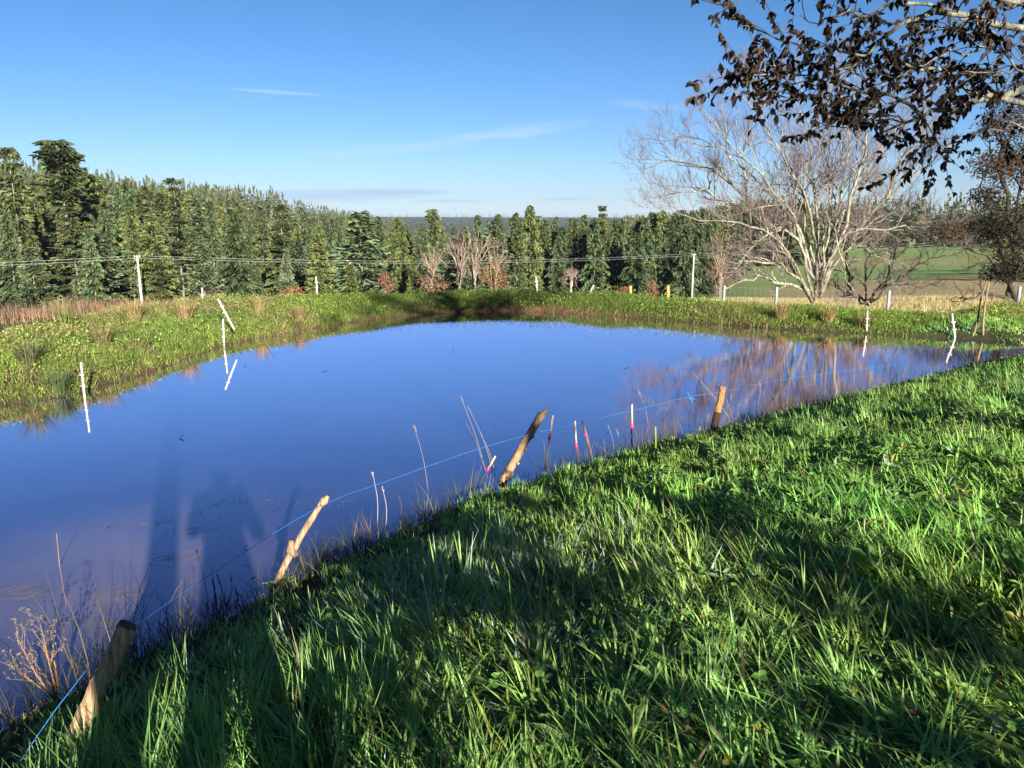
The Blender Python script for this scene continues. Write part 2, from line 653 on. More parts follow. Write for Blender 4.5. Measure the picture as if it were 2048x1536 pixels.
nz = n.new("ShaderNodeTexNoise")
nz.inputs['Scale'].default_value = 1.7
nz.inputs['Detail'].default_value = 8
nz.inputs['Roughness'].default_value = 0.7
tcn = n.new("ShaderNodeTexCoord")
l.new(tcn.outputs['Object'], nz.inputs['Vector'])
mr = n.new("ShaderNodeMapRange")
mr.inputs[1].default_value = 0.3
mr.inputs[2].default_value = 0.7
mr.inputs[3].default_value = 0.6
mr.inputs[4].default_value = 1.4
l.new(nz.outputs[0], mr.inputs[0])
mx = n.new("ShaderNodeMix")
mx.data_type = 'RGBA'
mx.blend_type = 'MULTIPLY'
mx.inputs[0].default_value = 1
l.new(a.outputs['Color'], mx.inputs[6])
l.new(mr.outputs[0], mx.inputs[7])
l.new(mx.outputs[2], p.inputs['Base Color'])
p.inputs['Roughness'].default_value = 0.95
p.inputs['Specular IOR Level'].default_value = 0.1
tag(mb.build("ground", m, smooth_shade=True), kind='structure')

# ---- the water
wx = np.arange(-13.5, 18, 0.25)
wy = np.arange(-4, 25, 0.25)
WX, WY = np.meshgrid(wx, wy)
ws, _ = shore(WX.ravel(), WY.ravel())
ws = ws.reshape(WX.shape)
ny, nx = WX.shape
ii = (np.arange(ny - 1)[:, None] * nx + np.arange(nx - 1)[None, :])
keep = (ws[:-1, :-1] < 0.3).ravel()
ii = ii.ravel()[keep]
mb = MB()
mb.add(np.stack([WX.ravel(), WY.ravel(), np.zeros(WX.size)], 1), np.stack([ii, ii + 1, ii + nx + 1, ii + nx], 1))
m, n, l, p = new_mat("pond_water")
tcn = n.new("ShaderNodeTexCoord")
# murk: the turbid body of the water
nz = n.new("ShaderNodeTexNoise")
nz.inputs['Scale'].default_value = 0.55
nz.inputs['Detail'].default_value = 6
nz.inputs['Roughness'].default_value = 0.62
l.new(tcn.outputs['Object'], nz.inputs['Vector'])
cr = n.new("ShaderNodeValToRGB")
cr.color_ramp.elements[0].position = 0.42
cr.color_ramp.elements[1].position = 0.72
cr.color_ramp.elements[0].color = (0.016, 0.024, 0.095, 1)
cr.color_ramp.elements[1].color = (0.065, 0.062, 0.105, 1)
l.new(nz.outputs[0], cr.inputs[0])
df = n.new("ShaderNodeBsdfDiffuse")
gsil = n.new("ShaderNodeVectorMath")
gsil.operation = 'DISTANCE'
SILT = onz(190, 1150)
gsil.inputs[1].default_value = (float(SILT[0]), float(SILT[1]), 0)
l.new(tcn.outputs['Object'], gsil.inputs[0])
msil = n.new("ShaderNodeMapRange")        # silt stirred up over the shallows
msil.interpolation_type = 'SMOOTHSTEP'
msil.inputs[1].default_value = 1.9
msil.inputs[2].default_value = 0.3
l.new(gsil.outputs['Value'], msil.inputs[0])
msm = n.new("ShaderNodeMath")
msm.operation = 'MULTIPLY'
l.new(msil.outputs[0], msm.inputs[0])
l.new(nz.outputs[0], msm.inputs[1])
mxs = n.new("ShaderNodeMix")
mxs.data_type = 'RGBA'
mxs.inputs[7].default_value = (0.34, 0.27, 0.27, 1)
l.new(msm.outputs[0], mxs.inputs[0])
l.new(cr.outputs[0], mxs.inputs[6])
l.new(mxs.outputs[2], df.inputs[0])
gl = n.new("ShaderNodeBsdfGlossy")
gl.inputs['Roughness'].default_value = 0.012
gl.inputs['Color'].default_value = (0.95, 0.815, 0.955, 1)
lw = n.new("ShaderNodeLayerWeight")
lw.inputs[0].default_value = 0.5
fr = n.new("ShaderNodeValToRGB")
el = fr.color_ramp.elements
el[0].position, el[0].color = 0.0, (0.08, 0.08, 0.08, 1)
el[1].position, el[1].color = 1.0, (1, 1, 1, 1)
for ps, vv in ((0.45, 0.36), (0.67, 0.66), (0.81, 0.88)):
    e = el.new(ps)
    e.color = (vv, vv, vv, 1)
l.new(lw.outputs['Facing'], fr.inputs[0])
ms = n.new("ShaderNodeMixShader")
l.new(fr.outputs[0], ms.inputs[0])
l.new(df.outputs[0], ms.inputs[1])
l.new(gl.outputs[0], ms.inputs[2])
l.new(ms.outputs[0], n["Material Output"].inputs[0])
mp = n.new("ShaderNodeMapping")
mp.inputs['Scale'].default_value = (1.2, 4.0, 1)
mp.inputs['Rotation'].default_value = (0, 0, R(12))
l.new(tcn.outputs['Object'], mp.inputs[0])
rz = n.new("ShaderNodeTexNoise")
rz.inputs['Scale'].default_value = 4.0
rz.inputs['Detail'].default_value = 3
l.new(mp.outputs[0], rz.inputs['Vector'])
sx = n.new("ShaderNodeSeparateXYZ")
l.new(tcn.outputs['Object'], sx.inputs[0])
rm = n.new("ShaderNodeMapRange")            # a light breeze ruffles the open eastern end
rm.inputs[1].default_value = 0.5
rm.inputs[2].default_value = 6.0
rm.inputs[3].default_value = 0.07
rm.inputs[4].default_value = 0.17
l.new(sx.outputs[0], rm.inputs[0])
bp = n.new("ShaderNodeBump")
bp.inputs['Distance'].default_value = 0.004
l.new(rm.outputs[0], bp.inputs['Strength'])
l.new(rz.outputs[0], bp.inputs['Height'])
l.new(bp.outputs[0], gl.inputs['Normal'])
tag(mb.build("water", m, smooth_shade=True), kind='structure')


# ------------------------------------------------------------------ trees
def cards(mb, P, az, pitch, roll, L, W, col):
    """flat sprays of needles with a notched outline"""
    leaves(mb, P, az, pitch, roll, L, W, col, fold=0.12, curl=0.12)


def conifer(seed, H, Rr, style):
    """(crown mesh, trunk mesh, mistletoe mesh or None), base at the origin"""
    g = np.random.default_rng(seed)
    P, AZ, PI_, LL, WW, CC, RO = [], [], [], [], [], [], []
    base_c = {'old': (0.062, 0.076, 0.036), 'spruce': (0.046, 0.064, 0.032), 'blue': (0.080, 0.103, 0.064), 'olive': (0.072, 0.086, 0.032)}[style]
    h = H * (0.04 if style != 'old' else 0.10)
    step = 0.62
    while h < H * 0.985:
        rel = h / H
        if style == 'old':
            prof = (1 - rel) ** 0.55 * (0.55 + 0.45 * math.sin(rel * 9 + seed)) + (0.18 if rel > 0.86 else 0)
            if g.random() < 0.16:
                h += step
                continue
        elif style == 'blue':
            prof = (1 - rel) ** 0.9
        else:
            prof = (1 - rel) ** 0.78 * (0.9 + 0.1 * math.sin(rel * 17 + seed))
        nb = g.integers(5, 8)
        for b in range(nb):
            Lb = (Rr * prof + 0.12) * g.uniform(0.6, 1.15)
            az = g.uniform(0, 6.283)
            n_s = max(2, int(Lb / 0.24))
            t = (np.arange(n_s) + g.uniform(0.4, 1)) / n_s
            droop = {'old': 0.05, 'spruce': 0.42, 'blue': -0.05, 'olive': 0.25}[style]
            lift = {'old': 0.10, 'spruce': 0.12, 'blue': 0.22, 'olive': 0.15}[style]
            rr = Lb * t
            zz = h + g.uniform(-.2, .2) + Lb * (lift * t - droop * t * t)
            kb = g.uniform(.55, 1.5)
            for sd in (-1, 0, 1):
                P.append(np.stack([rr * math.cos(az), rr * math.sin(az), zz + g.uniform(-.07, .07, n_s)], 1))
                AZ.append(az + sd * g.uniform(0.5, 1.2, n_s))
                PI_.append(lift - 2 * droop * t + g.uniform(-.75, .2, n_s))
                LL.append((0.70 + 0.40 * (1 - t)) * g.uniform(0.7, 1.25, n_s))
                WW.append(g.uniform(0.26, 0.44, n_s))
                RO.append(-sd * g.uniform(.35, .95, n_s) + g.normal(0, .2, n_s))
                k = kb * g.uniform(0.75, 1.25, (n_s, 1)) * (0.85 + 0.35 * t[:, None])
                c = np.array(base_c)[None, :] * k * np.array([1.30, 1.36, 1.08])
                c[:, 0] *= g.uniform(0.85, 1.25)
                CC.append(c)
        h += step * (1.0 if rel < 0.8 else 0.75)
    P, AZ, PI_, LL, WW, CC, RO = [np.concatenate(a) for a in (P, AZ, PI_, LL, WW, CC, RO)]
    mb = MB()
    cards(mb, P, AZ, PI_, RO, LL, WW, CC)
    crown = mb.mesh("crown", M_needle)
    tb = MB()
    zs = np.linspace(0, H * 0.97, 9)
    tube(tb, np.stack([0.08 * np.sin(zs * .5 + seed), 0.08 * np.cos(zs * .4), zs], 1), np.interp(zs, [0, H], [0.011 * H + .05, 0.02]), 7)
    if style == 'old':                         # pale limbs that show through the gaps
        for _ in range(16):
            hh = g.uniform(.2, .9) * H
            az = g.uniform(0, 6.283)
            L = Rr * g.uniform(.4, .8) * (1 - hh / H) ** .5
            tt = np.linspace(0, 1, 4)
            tube(tb, np.stack([L * tt * math.cos(az), L * tt * math.sin(az), hh + .1 * L * tt], 1), [.05, .04, .03, .015], 4)
    trunk = tb.mesh("trunk", M_firbark, True)
    mist = None
    if style in ('old', 'olive'):
        mist = []
        for _ in range(5):
            mm = MB()
            hh = g.uniform(.35, .85) * H
            az = g.uniform(3.6, 5.8)
            rad = Rr * .6 * (1 - hh / H) ** .6
            c = np.array([rad * math.cos(az), rad * math.sin(az), hh])
            k = 90
            d = g.normal(0, 1, (k, 3))
            d /= np.linalg.norm(d, axis=1, keepdims=True)
            cards(mm, c + d * g.uniform(.1, .5, (k, 1)), g.uniform(0, 6.28, k), g.uniform(-.6, 1.2, k), g.uniform(-1, 1, k), g.uniform(.18, .3, k), g.uniform(.08, .14, k),
                  np.array([0.17, 0.15, 0.025])[None, :] * g.uniform(.7, 1.3, (k, 1)))
            mist.append(mm.mesh("mistletoe", M_needle))
    return crown, trunk, mist


conifers = {}
for st, specs in {'old': [(1, 22, 5.0), (2, 22, 4.4), (3, 22, 5.4)], 'spruce': [(11, 18, 3.9), (12, 18, 3.4), (13, 18, 4.3)],
                  'blue': [(21, 12, 3.6), (22, 12, 4.0)], 'olive': [(31, 18, 4.0), (32, 18, 4.4)]}.items():
    conifers[st] = [(conifer(*s, st), s[1]) for s in specs]


def put_conifer(style, var, x, y, top_z, label, group, rz, name, zbase=None, fat=1.0):
    (crown, trunk, mist), H = conifers[style][var % len(conifers[style])]
    zb = gz(x, y) - 0.3 if zbase is None else zbase
    k = max(0.25, (top_z - zb) / H)
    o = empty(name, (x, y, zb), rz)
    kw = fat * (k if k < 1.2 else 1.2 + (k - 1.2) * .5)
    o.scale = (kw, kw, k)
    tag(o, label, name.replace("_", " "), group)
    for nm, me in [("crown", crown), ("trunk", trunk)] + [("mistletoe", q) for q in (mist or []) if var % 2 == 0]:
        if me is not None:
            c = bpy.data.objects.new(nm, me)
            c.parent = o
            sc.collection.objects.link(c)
    return o


ORD = ("first second third fourth fifth sixth seventh eighth ninth tenth eleventh twelfth thirteenth fourteenth fifteenth sixteenth seventeenth "
       "eighteenth nineteenth twentieth").split()
TENS = ["", "", "twenty", "thirty", "forty", "fifty", "sixty"]


def ordinal(i):
    if i < 20:
        return ORD[i]
    if (i + 1) % 10 == 0:
        return TENS[(i + 1) // 10][:-1] + "ieth"
    return TENS[(i + 1) // 10] + "-" + ORD[i % 10]


def topline(px):
    return np.interp(px, [-150, 0, 50, 110, 170, 200, 250, 300, 340, 400, 440, 500, 560, 600, 650, 720, 780, 840, 900, 960, 1030, 1090, 1150, 1220, 1300, 1400, 1460, 1560],
                     [280, 315, 345, 300, 345, 355, 352, 372, 360, 384, 392, 402, 410, 425, 432, 424, 432, 430, 436, 430, 420, 424, 428, 416, 411, 406, 404, 412])


# trees one can point to: (px, top py, distance, style, variant, width, label)
hero = [
    (14, 288, 112, 'old', 1, .9, "tall fir with a flat ragged top, cut by the photo's edge beside the tallest fir"),
    (112, 272, 110, 'old', 0, 1.25, "tallest fir of the wood, pale trunk showing through its broken layered crown"),
    (186, 340, 120, 'olive', 0, 1.0, "pointed fir just behind the tallest fir's shoulder"),
    (345, 352, 118, 'old', 2, 1.0, "broad fir with a bushy rounded top and yellow mistletoe, midway along the wooded slope"),
    (250, 350, 135, 'spruce', 0, .9, "slender spruce rising over the utility pole that stands among the dry bank grass"),
    (60, 495, 84, 'blue', 0, 1.15, "pale blue-green young fir at the wood's edge below the tallest fir"),
    (175, 450, 92, 'spruce', 1, 1.1, "bushy dark green fir at the wood's edge beside the slim utility pole"),
    (300, 420, 95, 'olive', 1, 1.2, "olive green fir in the front row just past the slim utility pole"),
    (400, 480, 86, 'blue', 1, 1.0, "small blue-green fir in front of the mistletoe fir"),
    (465, 420, 100, 'spruce', 2, 1.2, "wide dark fir in the front row above the leaning white post"),
    (560, 405, 120, 'old', 1, 1.1, "round-topped olive fir against the low cloud bank"),
    (572, 500, 84, 'blue', 0, .7, "slender silvery young fir alone in front of dark fir skirts"),
    (635, 450, 98, 'olive', 0, 1.2, "yellowish mistletoe-laden fir behind the single white post on the dam"),
    (720, 422, 108, 'blue', 1, 1.45, "large silvery blue-green fir beside the drooping yellow-green spruce"),
    (803, 445, 104, 'olive', 1, .85, "drooping yellow-green spruce with feathery branches beside the leafless trees"),
    (865, 414, 135, 'old', 0, .8, "tall thin-crowned fir with a tufted top rising behind the leafless trees"),
    (955, 424, 140, 'spruce', 1, .8, "spire-topped fir behind the twin leafless trees"),
    (997, 428, 130, 'old', 2, .6, "fir with a bare pale trunk directly beside the leafless trees"),
    (1030, 420, 128, 'spruce', 2, .9, "dark spruce with ragged crown left of the tallest one at the plantation's end"),
    (1060, 404, 130, 'olive', 1, .85, "tall ragged spruce standing highest at the end of the plantation"),
    (1205, 408, 215, 'old', 1, .9, "single fir with a round top rising highest on the far low hill"),
]
for i, (px, py, d, st, v, f, lab) in enumerate(hero):
    b = at(px, py, d)
    put_conifer(st, v, b[0], b[1], b[2], lab, "firs and spruces along the wood's edge", i * 1.3, "fir_tree", fat=f)

g = np.random.default_rng(50)
# the plantation: an even wall of spruces
pxs = np.linspace(1068, 1418, 15)
for i, px in enumerate(pxs):
    top = np.interp(px, [1060, 1150, 1250, 1330, 1420], [455, 452, 452, 436, 428]) + g.uniform(-10, 14)
    b = at(px + g.uniform(-6, 6), top, 140 + g.uniform(-6, 6))
    put_conifer('spruce', i, b[0], b[1], b[2], f"dark spruce in the plantation's front wall, {ordinal(i)} counting towards the field's utility pole",
                "plantation spruces", g.uniform(0, 6), "spruce_tree", fat=g.uniform(1.05, 1.4))
pxs = np.linspace(1050, 1470, 22)
for i, px in enumerate(pxs):
    top = np.interp(px, [1050, 1150, 1250, 1350, 1470], [436, 440, 430, 420, 412]) + g.uniform(-7, 9)
    b = at(px + g.uniform(-8, 8), top, 165 + g.uniform(-8, 10))
    put_conifer(('spruce', 'spruce', 'olive')[i % 3], i, b[0], b[1], b[2], f"conifer top in the second rank over the plantation wall, {ordinal(i)} from the leafless trees",
                "conifers behind the plantation wall", g.uniform(0, 6), "conifer_tree")
# front filling rows on the left slope
rows = [(100, -60, 830, 15, 1.2, 70, "front rank"), (122, -90, 1040, 24, 1.15, 42, "second rank"), (150, -110, 1060, 34, 1.0, 20, "third rank"), (190, -120, 1200, 46, .9, 6, "fourth rank")]
for (d, x0, x1, cnt, f, drop, rank) in rows:
    pxs = np.linspace(x0, x1, cnt)
    for i, px in enumerate(pxs):
        px = px + g.uniform(-9, 9)
        if d < 110 and 845 < px < 1010:
            continue
        top = topline(px) + drop + g.uniform(-8, 30 if d < 130 else 16)
        if d < 110:
            top += g.uniform(0, 55)
        b = at(px, top, d + g.uniform(-7, 7))
        st = ('old', 'spruce', 'olive', 'old', 'blue', 'olive', 'spruce')[int(g.integers(0, 7))]
        put_conifer(st, int(g.integers(0, 3)), b[0], b[1], b[2], f"conifer in the {rank} of the dense wood, {ordinal(i)} from the photo's left edge",
                    f"conifers in the wood's {rank}", g.uniform(0, 6), "conifer_tree", fat=f * g.uniform(.85, 1.15))

# ---- far woods that read as one mass
mb = MB()


def far_trees(n, r0, r1, a0, a1, hmin, hmax, cards_n, seed, cond=None):
    g = np.random.default_rng(seed)
    r = np.sqrt(g.uniform(r0 ** 2, r1 ** 2, n))
    a = g.uniform(a0, a1, n)
    x, y = r * np.sin(a), r * np.cos(a)
    z = ground(x, y)
    H = g.uniform(hmin, hmax, n)
    for k in range(cards_n):
        rel = (k + g.uniform(0, 1, n)) / cards_n
        rad = H * .23 * (1 - rel) ** .75
        az = g.uniform(0, 6.28, n)
        P = np.stack([x + .35 * rad * np.cos(az), y + .35 * rad * np.sin(az), z + H * rel], 1)
        c = np.array([0.056, 0.066, 0.026])[None, :] * g.uniform(.6, 1.5, (n, 1))
        c = np.where((g.random(n) < .06)[:, None], np.array([0.10, 0.06, 0.04])[None, :], c)
        leaves(mb, P, az, g.uniform(-.7, .2, n) + 1.7 * (rel > .8), g.uniform(-1, 1, n), rad * .9 + H * .05, H * .035 + rad * .4, c)


far_trees(330, 225, 420, -.72, -.33, 15, 22, 46, 61)
far_trees(330, 225, 420, -.33, .12, 11, 15, 46, 66)
far_trees(420, 225, 330, .12, .36, 13, 18, 46, 62)
far_trees(900, 330, 620, .02, .60, 14, 20, 32, 63)
far_trees(420, 95, 260, -1.15, -.70, 15, 22, 46, 68)
far_trees(260, 130, 260, .70, 1.0, 10, 16, 40, 69)
far_trees(700, 420, 800, -.75, -.28, 16, 24, 30, 64)
far_trees(500, 420, 800, -.28, .05, 12, 18, 30, 67)
far_trees(2600, 800, 3300, -.72, .62, 14, 22, 14, 65)
tag(mb.build("distant_forest", M_needle), "far conifer woods rolling to the horizon behind the near trees", "forest", kind='stuff')


# ---- leafless trees
MINR = .0045


def grow(chains, p, d, L, r, lvl, maxlvl, g, spread=0.7, up=0.25, kids=(5, 7, 4, 3), shrink=0.5, wig=0.22, start=0.25):
    k = 5 if lvl < 2 else 4
    pts, dirs = [p], [d]
    for i in range(k):
        d = d + g.normal(0, wig, 3) + np.array([0, 0, up * .25])
        d = d / np.linalg.norm(d)
        p = p + d * L / k
        pts.append(p)
        dirs.append(d)
    tip = r * .42 if lvl < maxlvl else r * .25
    chains.append((np.array(pts), np.linspace(r, tip, k + 1), lvl))
    if lvl >= maxlvl:
        return
    nk = kids[min(lvl, len(kids) - 1)]
    branch_off(chains, np.array(pts), np.linspace(r, tip, k + 1), L, lvl, maxlvl, g, nk, spread, up, kids, shrink, wig, start)


def branch_off(chains, pts, rad, L, lvl, maxlvl, g, nk, spread, up, kids, shrink, wig, start=0.25):
    m = len(pts)
    for j in range(nk):
        t = start + (1 - start) * (j + g.uniform(0.2, 0.95)) / nk
        f = t * (m - 1)
        i = min(int(f), m - 2)
        q = pts[i] + (pts[i + 1] - pts[i]) * (f - i)
        dd = pts[i + 1] - pts[i]
        dd = dd / (np.linalg.norm(dd) + 1e-9)
        rv = g.normal(0, 1, 3)
        rv -= dd * (rv @ dd)
        rv /= np.linalg.norm(rv) + 1e-9
        nd = dd * math.cos(spread) + rv * math.sin(spread) + np.array([0, 0, up])
        nd /= np.linalg.norm(nd)
        rr = (rad[i] + (rad[i + 1] - rad[i]) * (f - i)) * 0.6
        grow(chains, q, nd, L * shrink * g.uniform(.6, 1.2) * (1.15 - .45 * t), max(rr, MINR), lvl + 1, maxlvl, g, spread, up, kids, shrink, wig)


def chains_to(chains, wood, twigs, ca, cb, split=2, sides=(9, 6, 4, 3, 3)):
    for pts, rad, lvl in chains:
        c = np.array(ca if lvl < split else cb) * random.uniform(.75, 1.25)
        tube(wood if lvl < split else twigs, pts, rad, sides[min(lvl, 4)], c, cap=lvl < 2)


def bare_tree(name, base, limbs, seed, label, cat, group=None, kids=(9, 6, 3, 2), maxlvl=3, r0=.09, ca=(1, 1, 1), cb=(.2, .15, .14), bark=None, shrink=.42, up=.25, sub=.5, spread=.7):
    """limbs: lists of points measured from the base"""
    g = np.random.default_rng(seed)
    ch = []
    for lb in limbs:
        pts = bez(lb, 12)
        pts[1:-1] += g.normal(0, .07, (10, 3))
        Ln = np.linalg.norm(np.diff(pts, axis=0), axis=1).sum()
        rad = np.linspace(r0, r0 * .18, 12) * g.uniform(.75, 1.15)
        ch.append((pts, rad, 0))
        branch_off(ch, pts, rad, Ln * sub, 0, maxlvl, g, kids[0], spread, up, kids, shrink, .2, .22)
    o = empty(name, base)
    tag(o, label, cat, group)
    wood, tw = MB(), MB()
    chains_to(ch, wood, tw, ca, cb)
    wood.build("trunk", bark or M_greybark, o, True)
    tw.build("crown", M_twig, o)
    return o


# the big pale multi-stemmed tree behind the far bank
D0 = 28.0
base = at(1630, 606, D0)
base[2] = gz(base[0], base[1]) - .1


def limb(pxs, dz=0.0, depth=0.0):
    out = []
    for k, (px, py) in enumerate(pxs):
        out.append(at(px, py, D0 + depth * k / (len(pxs) - 1)) - base)
    return out


limbs = [
    limb([(1626, 606), (1590, 530), (1545, 470), (1495, 445), (1405, 436), (1345, 425)], depth=-1.5),
    limb([(1624, 604), (1570, 520), (1495, 405), (1440, 355), (1350, 318), (1300, 335)], depth=1.0),
    limb([(1628, 600), (1590, 450), (1540, 370), (1470, 300), (1400, 215)], depth=-1.2),
    limb([(1632, 590), (1608, 420), (1582, 350), (1562, 270), (1500, 150)], depth=1.4),
    limb([(1634, 580), (1630, 420), (1622, 330), (1612, 240), (1590, 118)], depth=-.6),
    limb([(1638, 585), (1672, 440), (1692, 310), (1702, 220), (1712, 120)], depth=.8),
    limb([(1640, 590), (1705, 400), (1722, 320), (1738, 240), (1770, 160)], depth=-1.6),
    limb([(1640, 596), (1710, 460), (1800, 372), (1850, 335), (1905, 290)], depth=1.2),
    limb([(1640, 580), (1690, 470), (1790, 458), (1860, 470), (1915, 505)], depth=-1.4),
    limb([(1636, 585), (1668, 490), (1760, 442), (1850, 448)], depth=1.8),
    limb([(1640, 560), (1655, 440), (1690, 545), (1715, 600)], depth=-2.0),
    limb([(1625, 590), (1570, 540), (1500, 520), (1450, 560)], depth=-1.0),
    limb([(1622, 600), (1540, 480), (1450, 400), (1380, 380), (1310, 395)], depth=2.0),
    limb([(1634, 580), (1600, 470), (1490, 330), (1400, 290), (1330, 260)], depth=0.6),
    limb([(1640, 575), (1740, 430), (1820, 300), (1860, 220)], depth=-.8),
    limb([(1640, 575), (1660, 400), (1650, 280), (1655, 150)], depth=1.8),
    limb([(1630, 560), (1580, 470), (1520, 480), (1470, 530)], depth=-1.0),
    limb([(1635, 550), (1700, 500), (1760, 520), (1800, 580)], depth=-1.5),
    limb([(1630, 540), (1600, 480), (1540, 450), (1480, 480), (1450, 510)], depth=1.2),
    limb([(1640, 530), (1690, 490), (1740, 495), (1790, 520)], depth=1.4),
    limb([(1625, 580), (1560, 560), (1500, 560), (1440, 585)], depth=-.4),
    limb([(1640, 560), (1610, 400), (1530, 250), (1470, 180)], depth=-1.6),
    limb([(1640, 560), (1700, 380), (1790, 260), (1830, 190)], depth=1.6),
]
bare_tree("bare_tree", base, limbs, 5, "large spreading leafless tree with many pale lichen-grey stems behind the far bank", "tree",
          kids=(18, 9, 6, 3), maxlvl=3, r0=.058, ca=(1, .98, .9), cb=(.195, .145, .14), shrink=.54, up=.30, sub=.42)
# stump wood at its foot
# dark shrubby tree just behind it
D0 = 33.0
base = at(1738, 608, D0)
base[2] = gz(base[0], base[1]) - .1
limbs = [limb([(1738, 612), (1730, 560), (1745, 480), (1750, 430)]), limb([(1735, 610), (1700, 560), (1690, 500), (1680, 450)], depth=1),
         limb([(1740, 605), (1790, 560), (1840, 530), (1890, 510)], depth=-1), limb([(1740, 605), (1780, 545), (1800, 480), (1830, 450)], depth=1),
         limb([(1738, 600), (1760, 575), (1830, 570), (1880, 575)], depth=-.5), limb([(1732, 606), (1690, 590), (1660, 560)], depth=.5)]
bare_tree("bare_tree", base, limbs, 9, "low dark-stemmed leafless tree branching wide over the dry field, beside the big pale tree", "tree",
          kids=(12, 7, 4), maxlvl=3, r0=.06, ca=(1, 1, 1), cb=(.06, .045, .035), bark=M_darkbark, shrink=.5, up=.1)
D0 = 45.0
base = at(1320, 545, D0)
# leafless trees at the wood's edge in the middle of the picture
D0 = 92.0
for (px, ptop, wpx, seed, lab, cb) in (
        (948, 460, 58, 15, "tall leafless tree with pale forking trunk, the larger of a pair before the dark wood", (.30, .17, .14)),
        (920, 470, 40, 17, "slimmer leafless tree leaning beside the pale forking one before the dark wood", (.30, .16, .14)),
        (864, 500, 36, 16, "low rounded leafless tree standing apart from the pale pair, before the drooping spruce", (.34, .20, .15)),
        (992, 490, 30, 18, "thin leafless tree above the orange-leaved beech", (.30, .20, .14)),
        (1142, 542, 15, 19, "tiny pale leafless sapling against the dark plantation wall", (.32, .19, .16)),
        (1440, 460, 40, 20, "brown-twigged leafless tree at the plantation's end past the field's utility pole", (.24, .12, .07))):
    base = at(px, 590, D0)
    base[2] = gz(base[0], base[1]) - .2
    lim = []
    for q in range(6):
        f = (q - 2.5) / 2.5
        lim.append(limb([(px, 602), (px + f * wpx * .03, 560), (px + f * wpx * .12, 560 - (560 - ptop) * .28), (px + f * wpx * .5, 560 - (560 - ptop) * .62), (px + f * wpx * .85, ptop + abs(f) ** 2 * 34)], depth=random.uniform(-2, 2)))
    bare_tree("leafless_tree", base, lim, seed, lab, "tree", "leafless trees along the wood's edge", kids=(13, 7, 4), maxlvl=3, r0=.10, ca=(1.1, 1.0, .95), cb=cb, shrink=.45, up=.45, sub=.4, spread=.55)


def leafy(mb, centre, rad, n, size, col, g, jitter=.35, squash=1.0):
    d = g.normal(0, 1, (n, 3))
    d /= np.linalg.norm(d, axis=1, keepdims=True)
    P = np.array(centre) + d * np.array([rad, rad, rad * squash]) * g.uniform(0.15, 1, (n, 1)) ** .6
    c = np.array(col)[None, :] * g.uniform(1 - jitter, 1 + jitter, (n, 1))
    leaves(mb, P, g.uniform(0, 6.28, n), g.uniform(-1.2, .5, n), g.uniform(-1, 1, n), size * g.uniform(.7, 1.3, n), size * .6 * g.uniform(.7, 1.2, n), c)


# small shrubs with withered orange leaves
g = np.random.default_rng(77)
for (px, py, d, w, hgt, col, lab) in (
        (985, 548, 84, 2.2, 3.2, (.24, .125, .06), "orange-leaved young beech at the foot of the leafless pair"),
        (1302, 575, 118, 1.5, 2.6, (.23, .125, .06), "small round oak with tan leaves on a short pale trunk before the plantation"),
        (1247, 580, 112, 1.1, 1.4, (.22, .11, .055), "low orange shrub beside the orange-topped marker posts"),
        (862, 566, 86, 2.6, 2.4, (.20, .115, .07), "rusty shrub at the foot of the low rounded leafless tree"),
        (420, 596, 60, 1.9, 1.3, (.20, .11, .06), "rusty bramble mound beyond the upright white post on the dam"),
        (585, 582, 50, .9, .8, (.24, .12, .06), "small rusty bush peeping over the dam by the single white post"),
        (770, 560, 80, 1.0, 2.0, (.20, .10, .055), "thin orange sapling in front of the drooping spruce"),
        (1440, 540, 96, 2.4, 3.4, (.20, .10, .035), "golden-brown bush at the field's corner past the utility pole")):
    b = at(px, py, d)
    zb = gz(b[0], b[1])
    o = empty("shrub", (b[0], b[1], zb))
    tag(o, lab, "shrub", "withered shrubs along the wood's edge")
    mb = MB()
    zc = b[2] - zb
    leafy(mb, (0, 0, zc), w * .8, 300, .28 if d > 70 else .16, col, g, squash=hgt / w * .6)
    leafy(mb, (w * .3, 0, zc * .7), w * .6, 240, .25 if d > 70 else .15, col, g)
    mb.build("foliage", M_deadleaf, o)
    mb = MB()
    for q in range(7):
        a_ = g.uniform(0, 6.28)
        tube(mb, [(0, 0, -.1), (.2 * w * math.cos(a_), .2 * w * math.sin(a_), zc * .6), (.5 * w * math.cos(a_), .5 * w * math.sin(a_), zc + hgt * .3)], [.05, .035, .012], 5, (.25, .17, .12))
    mb.build("stem", M_twig, o)

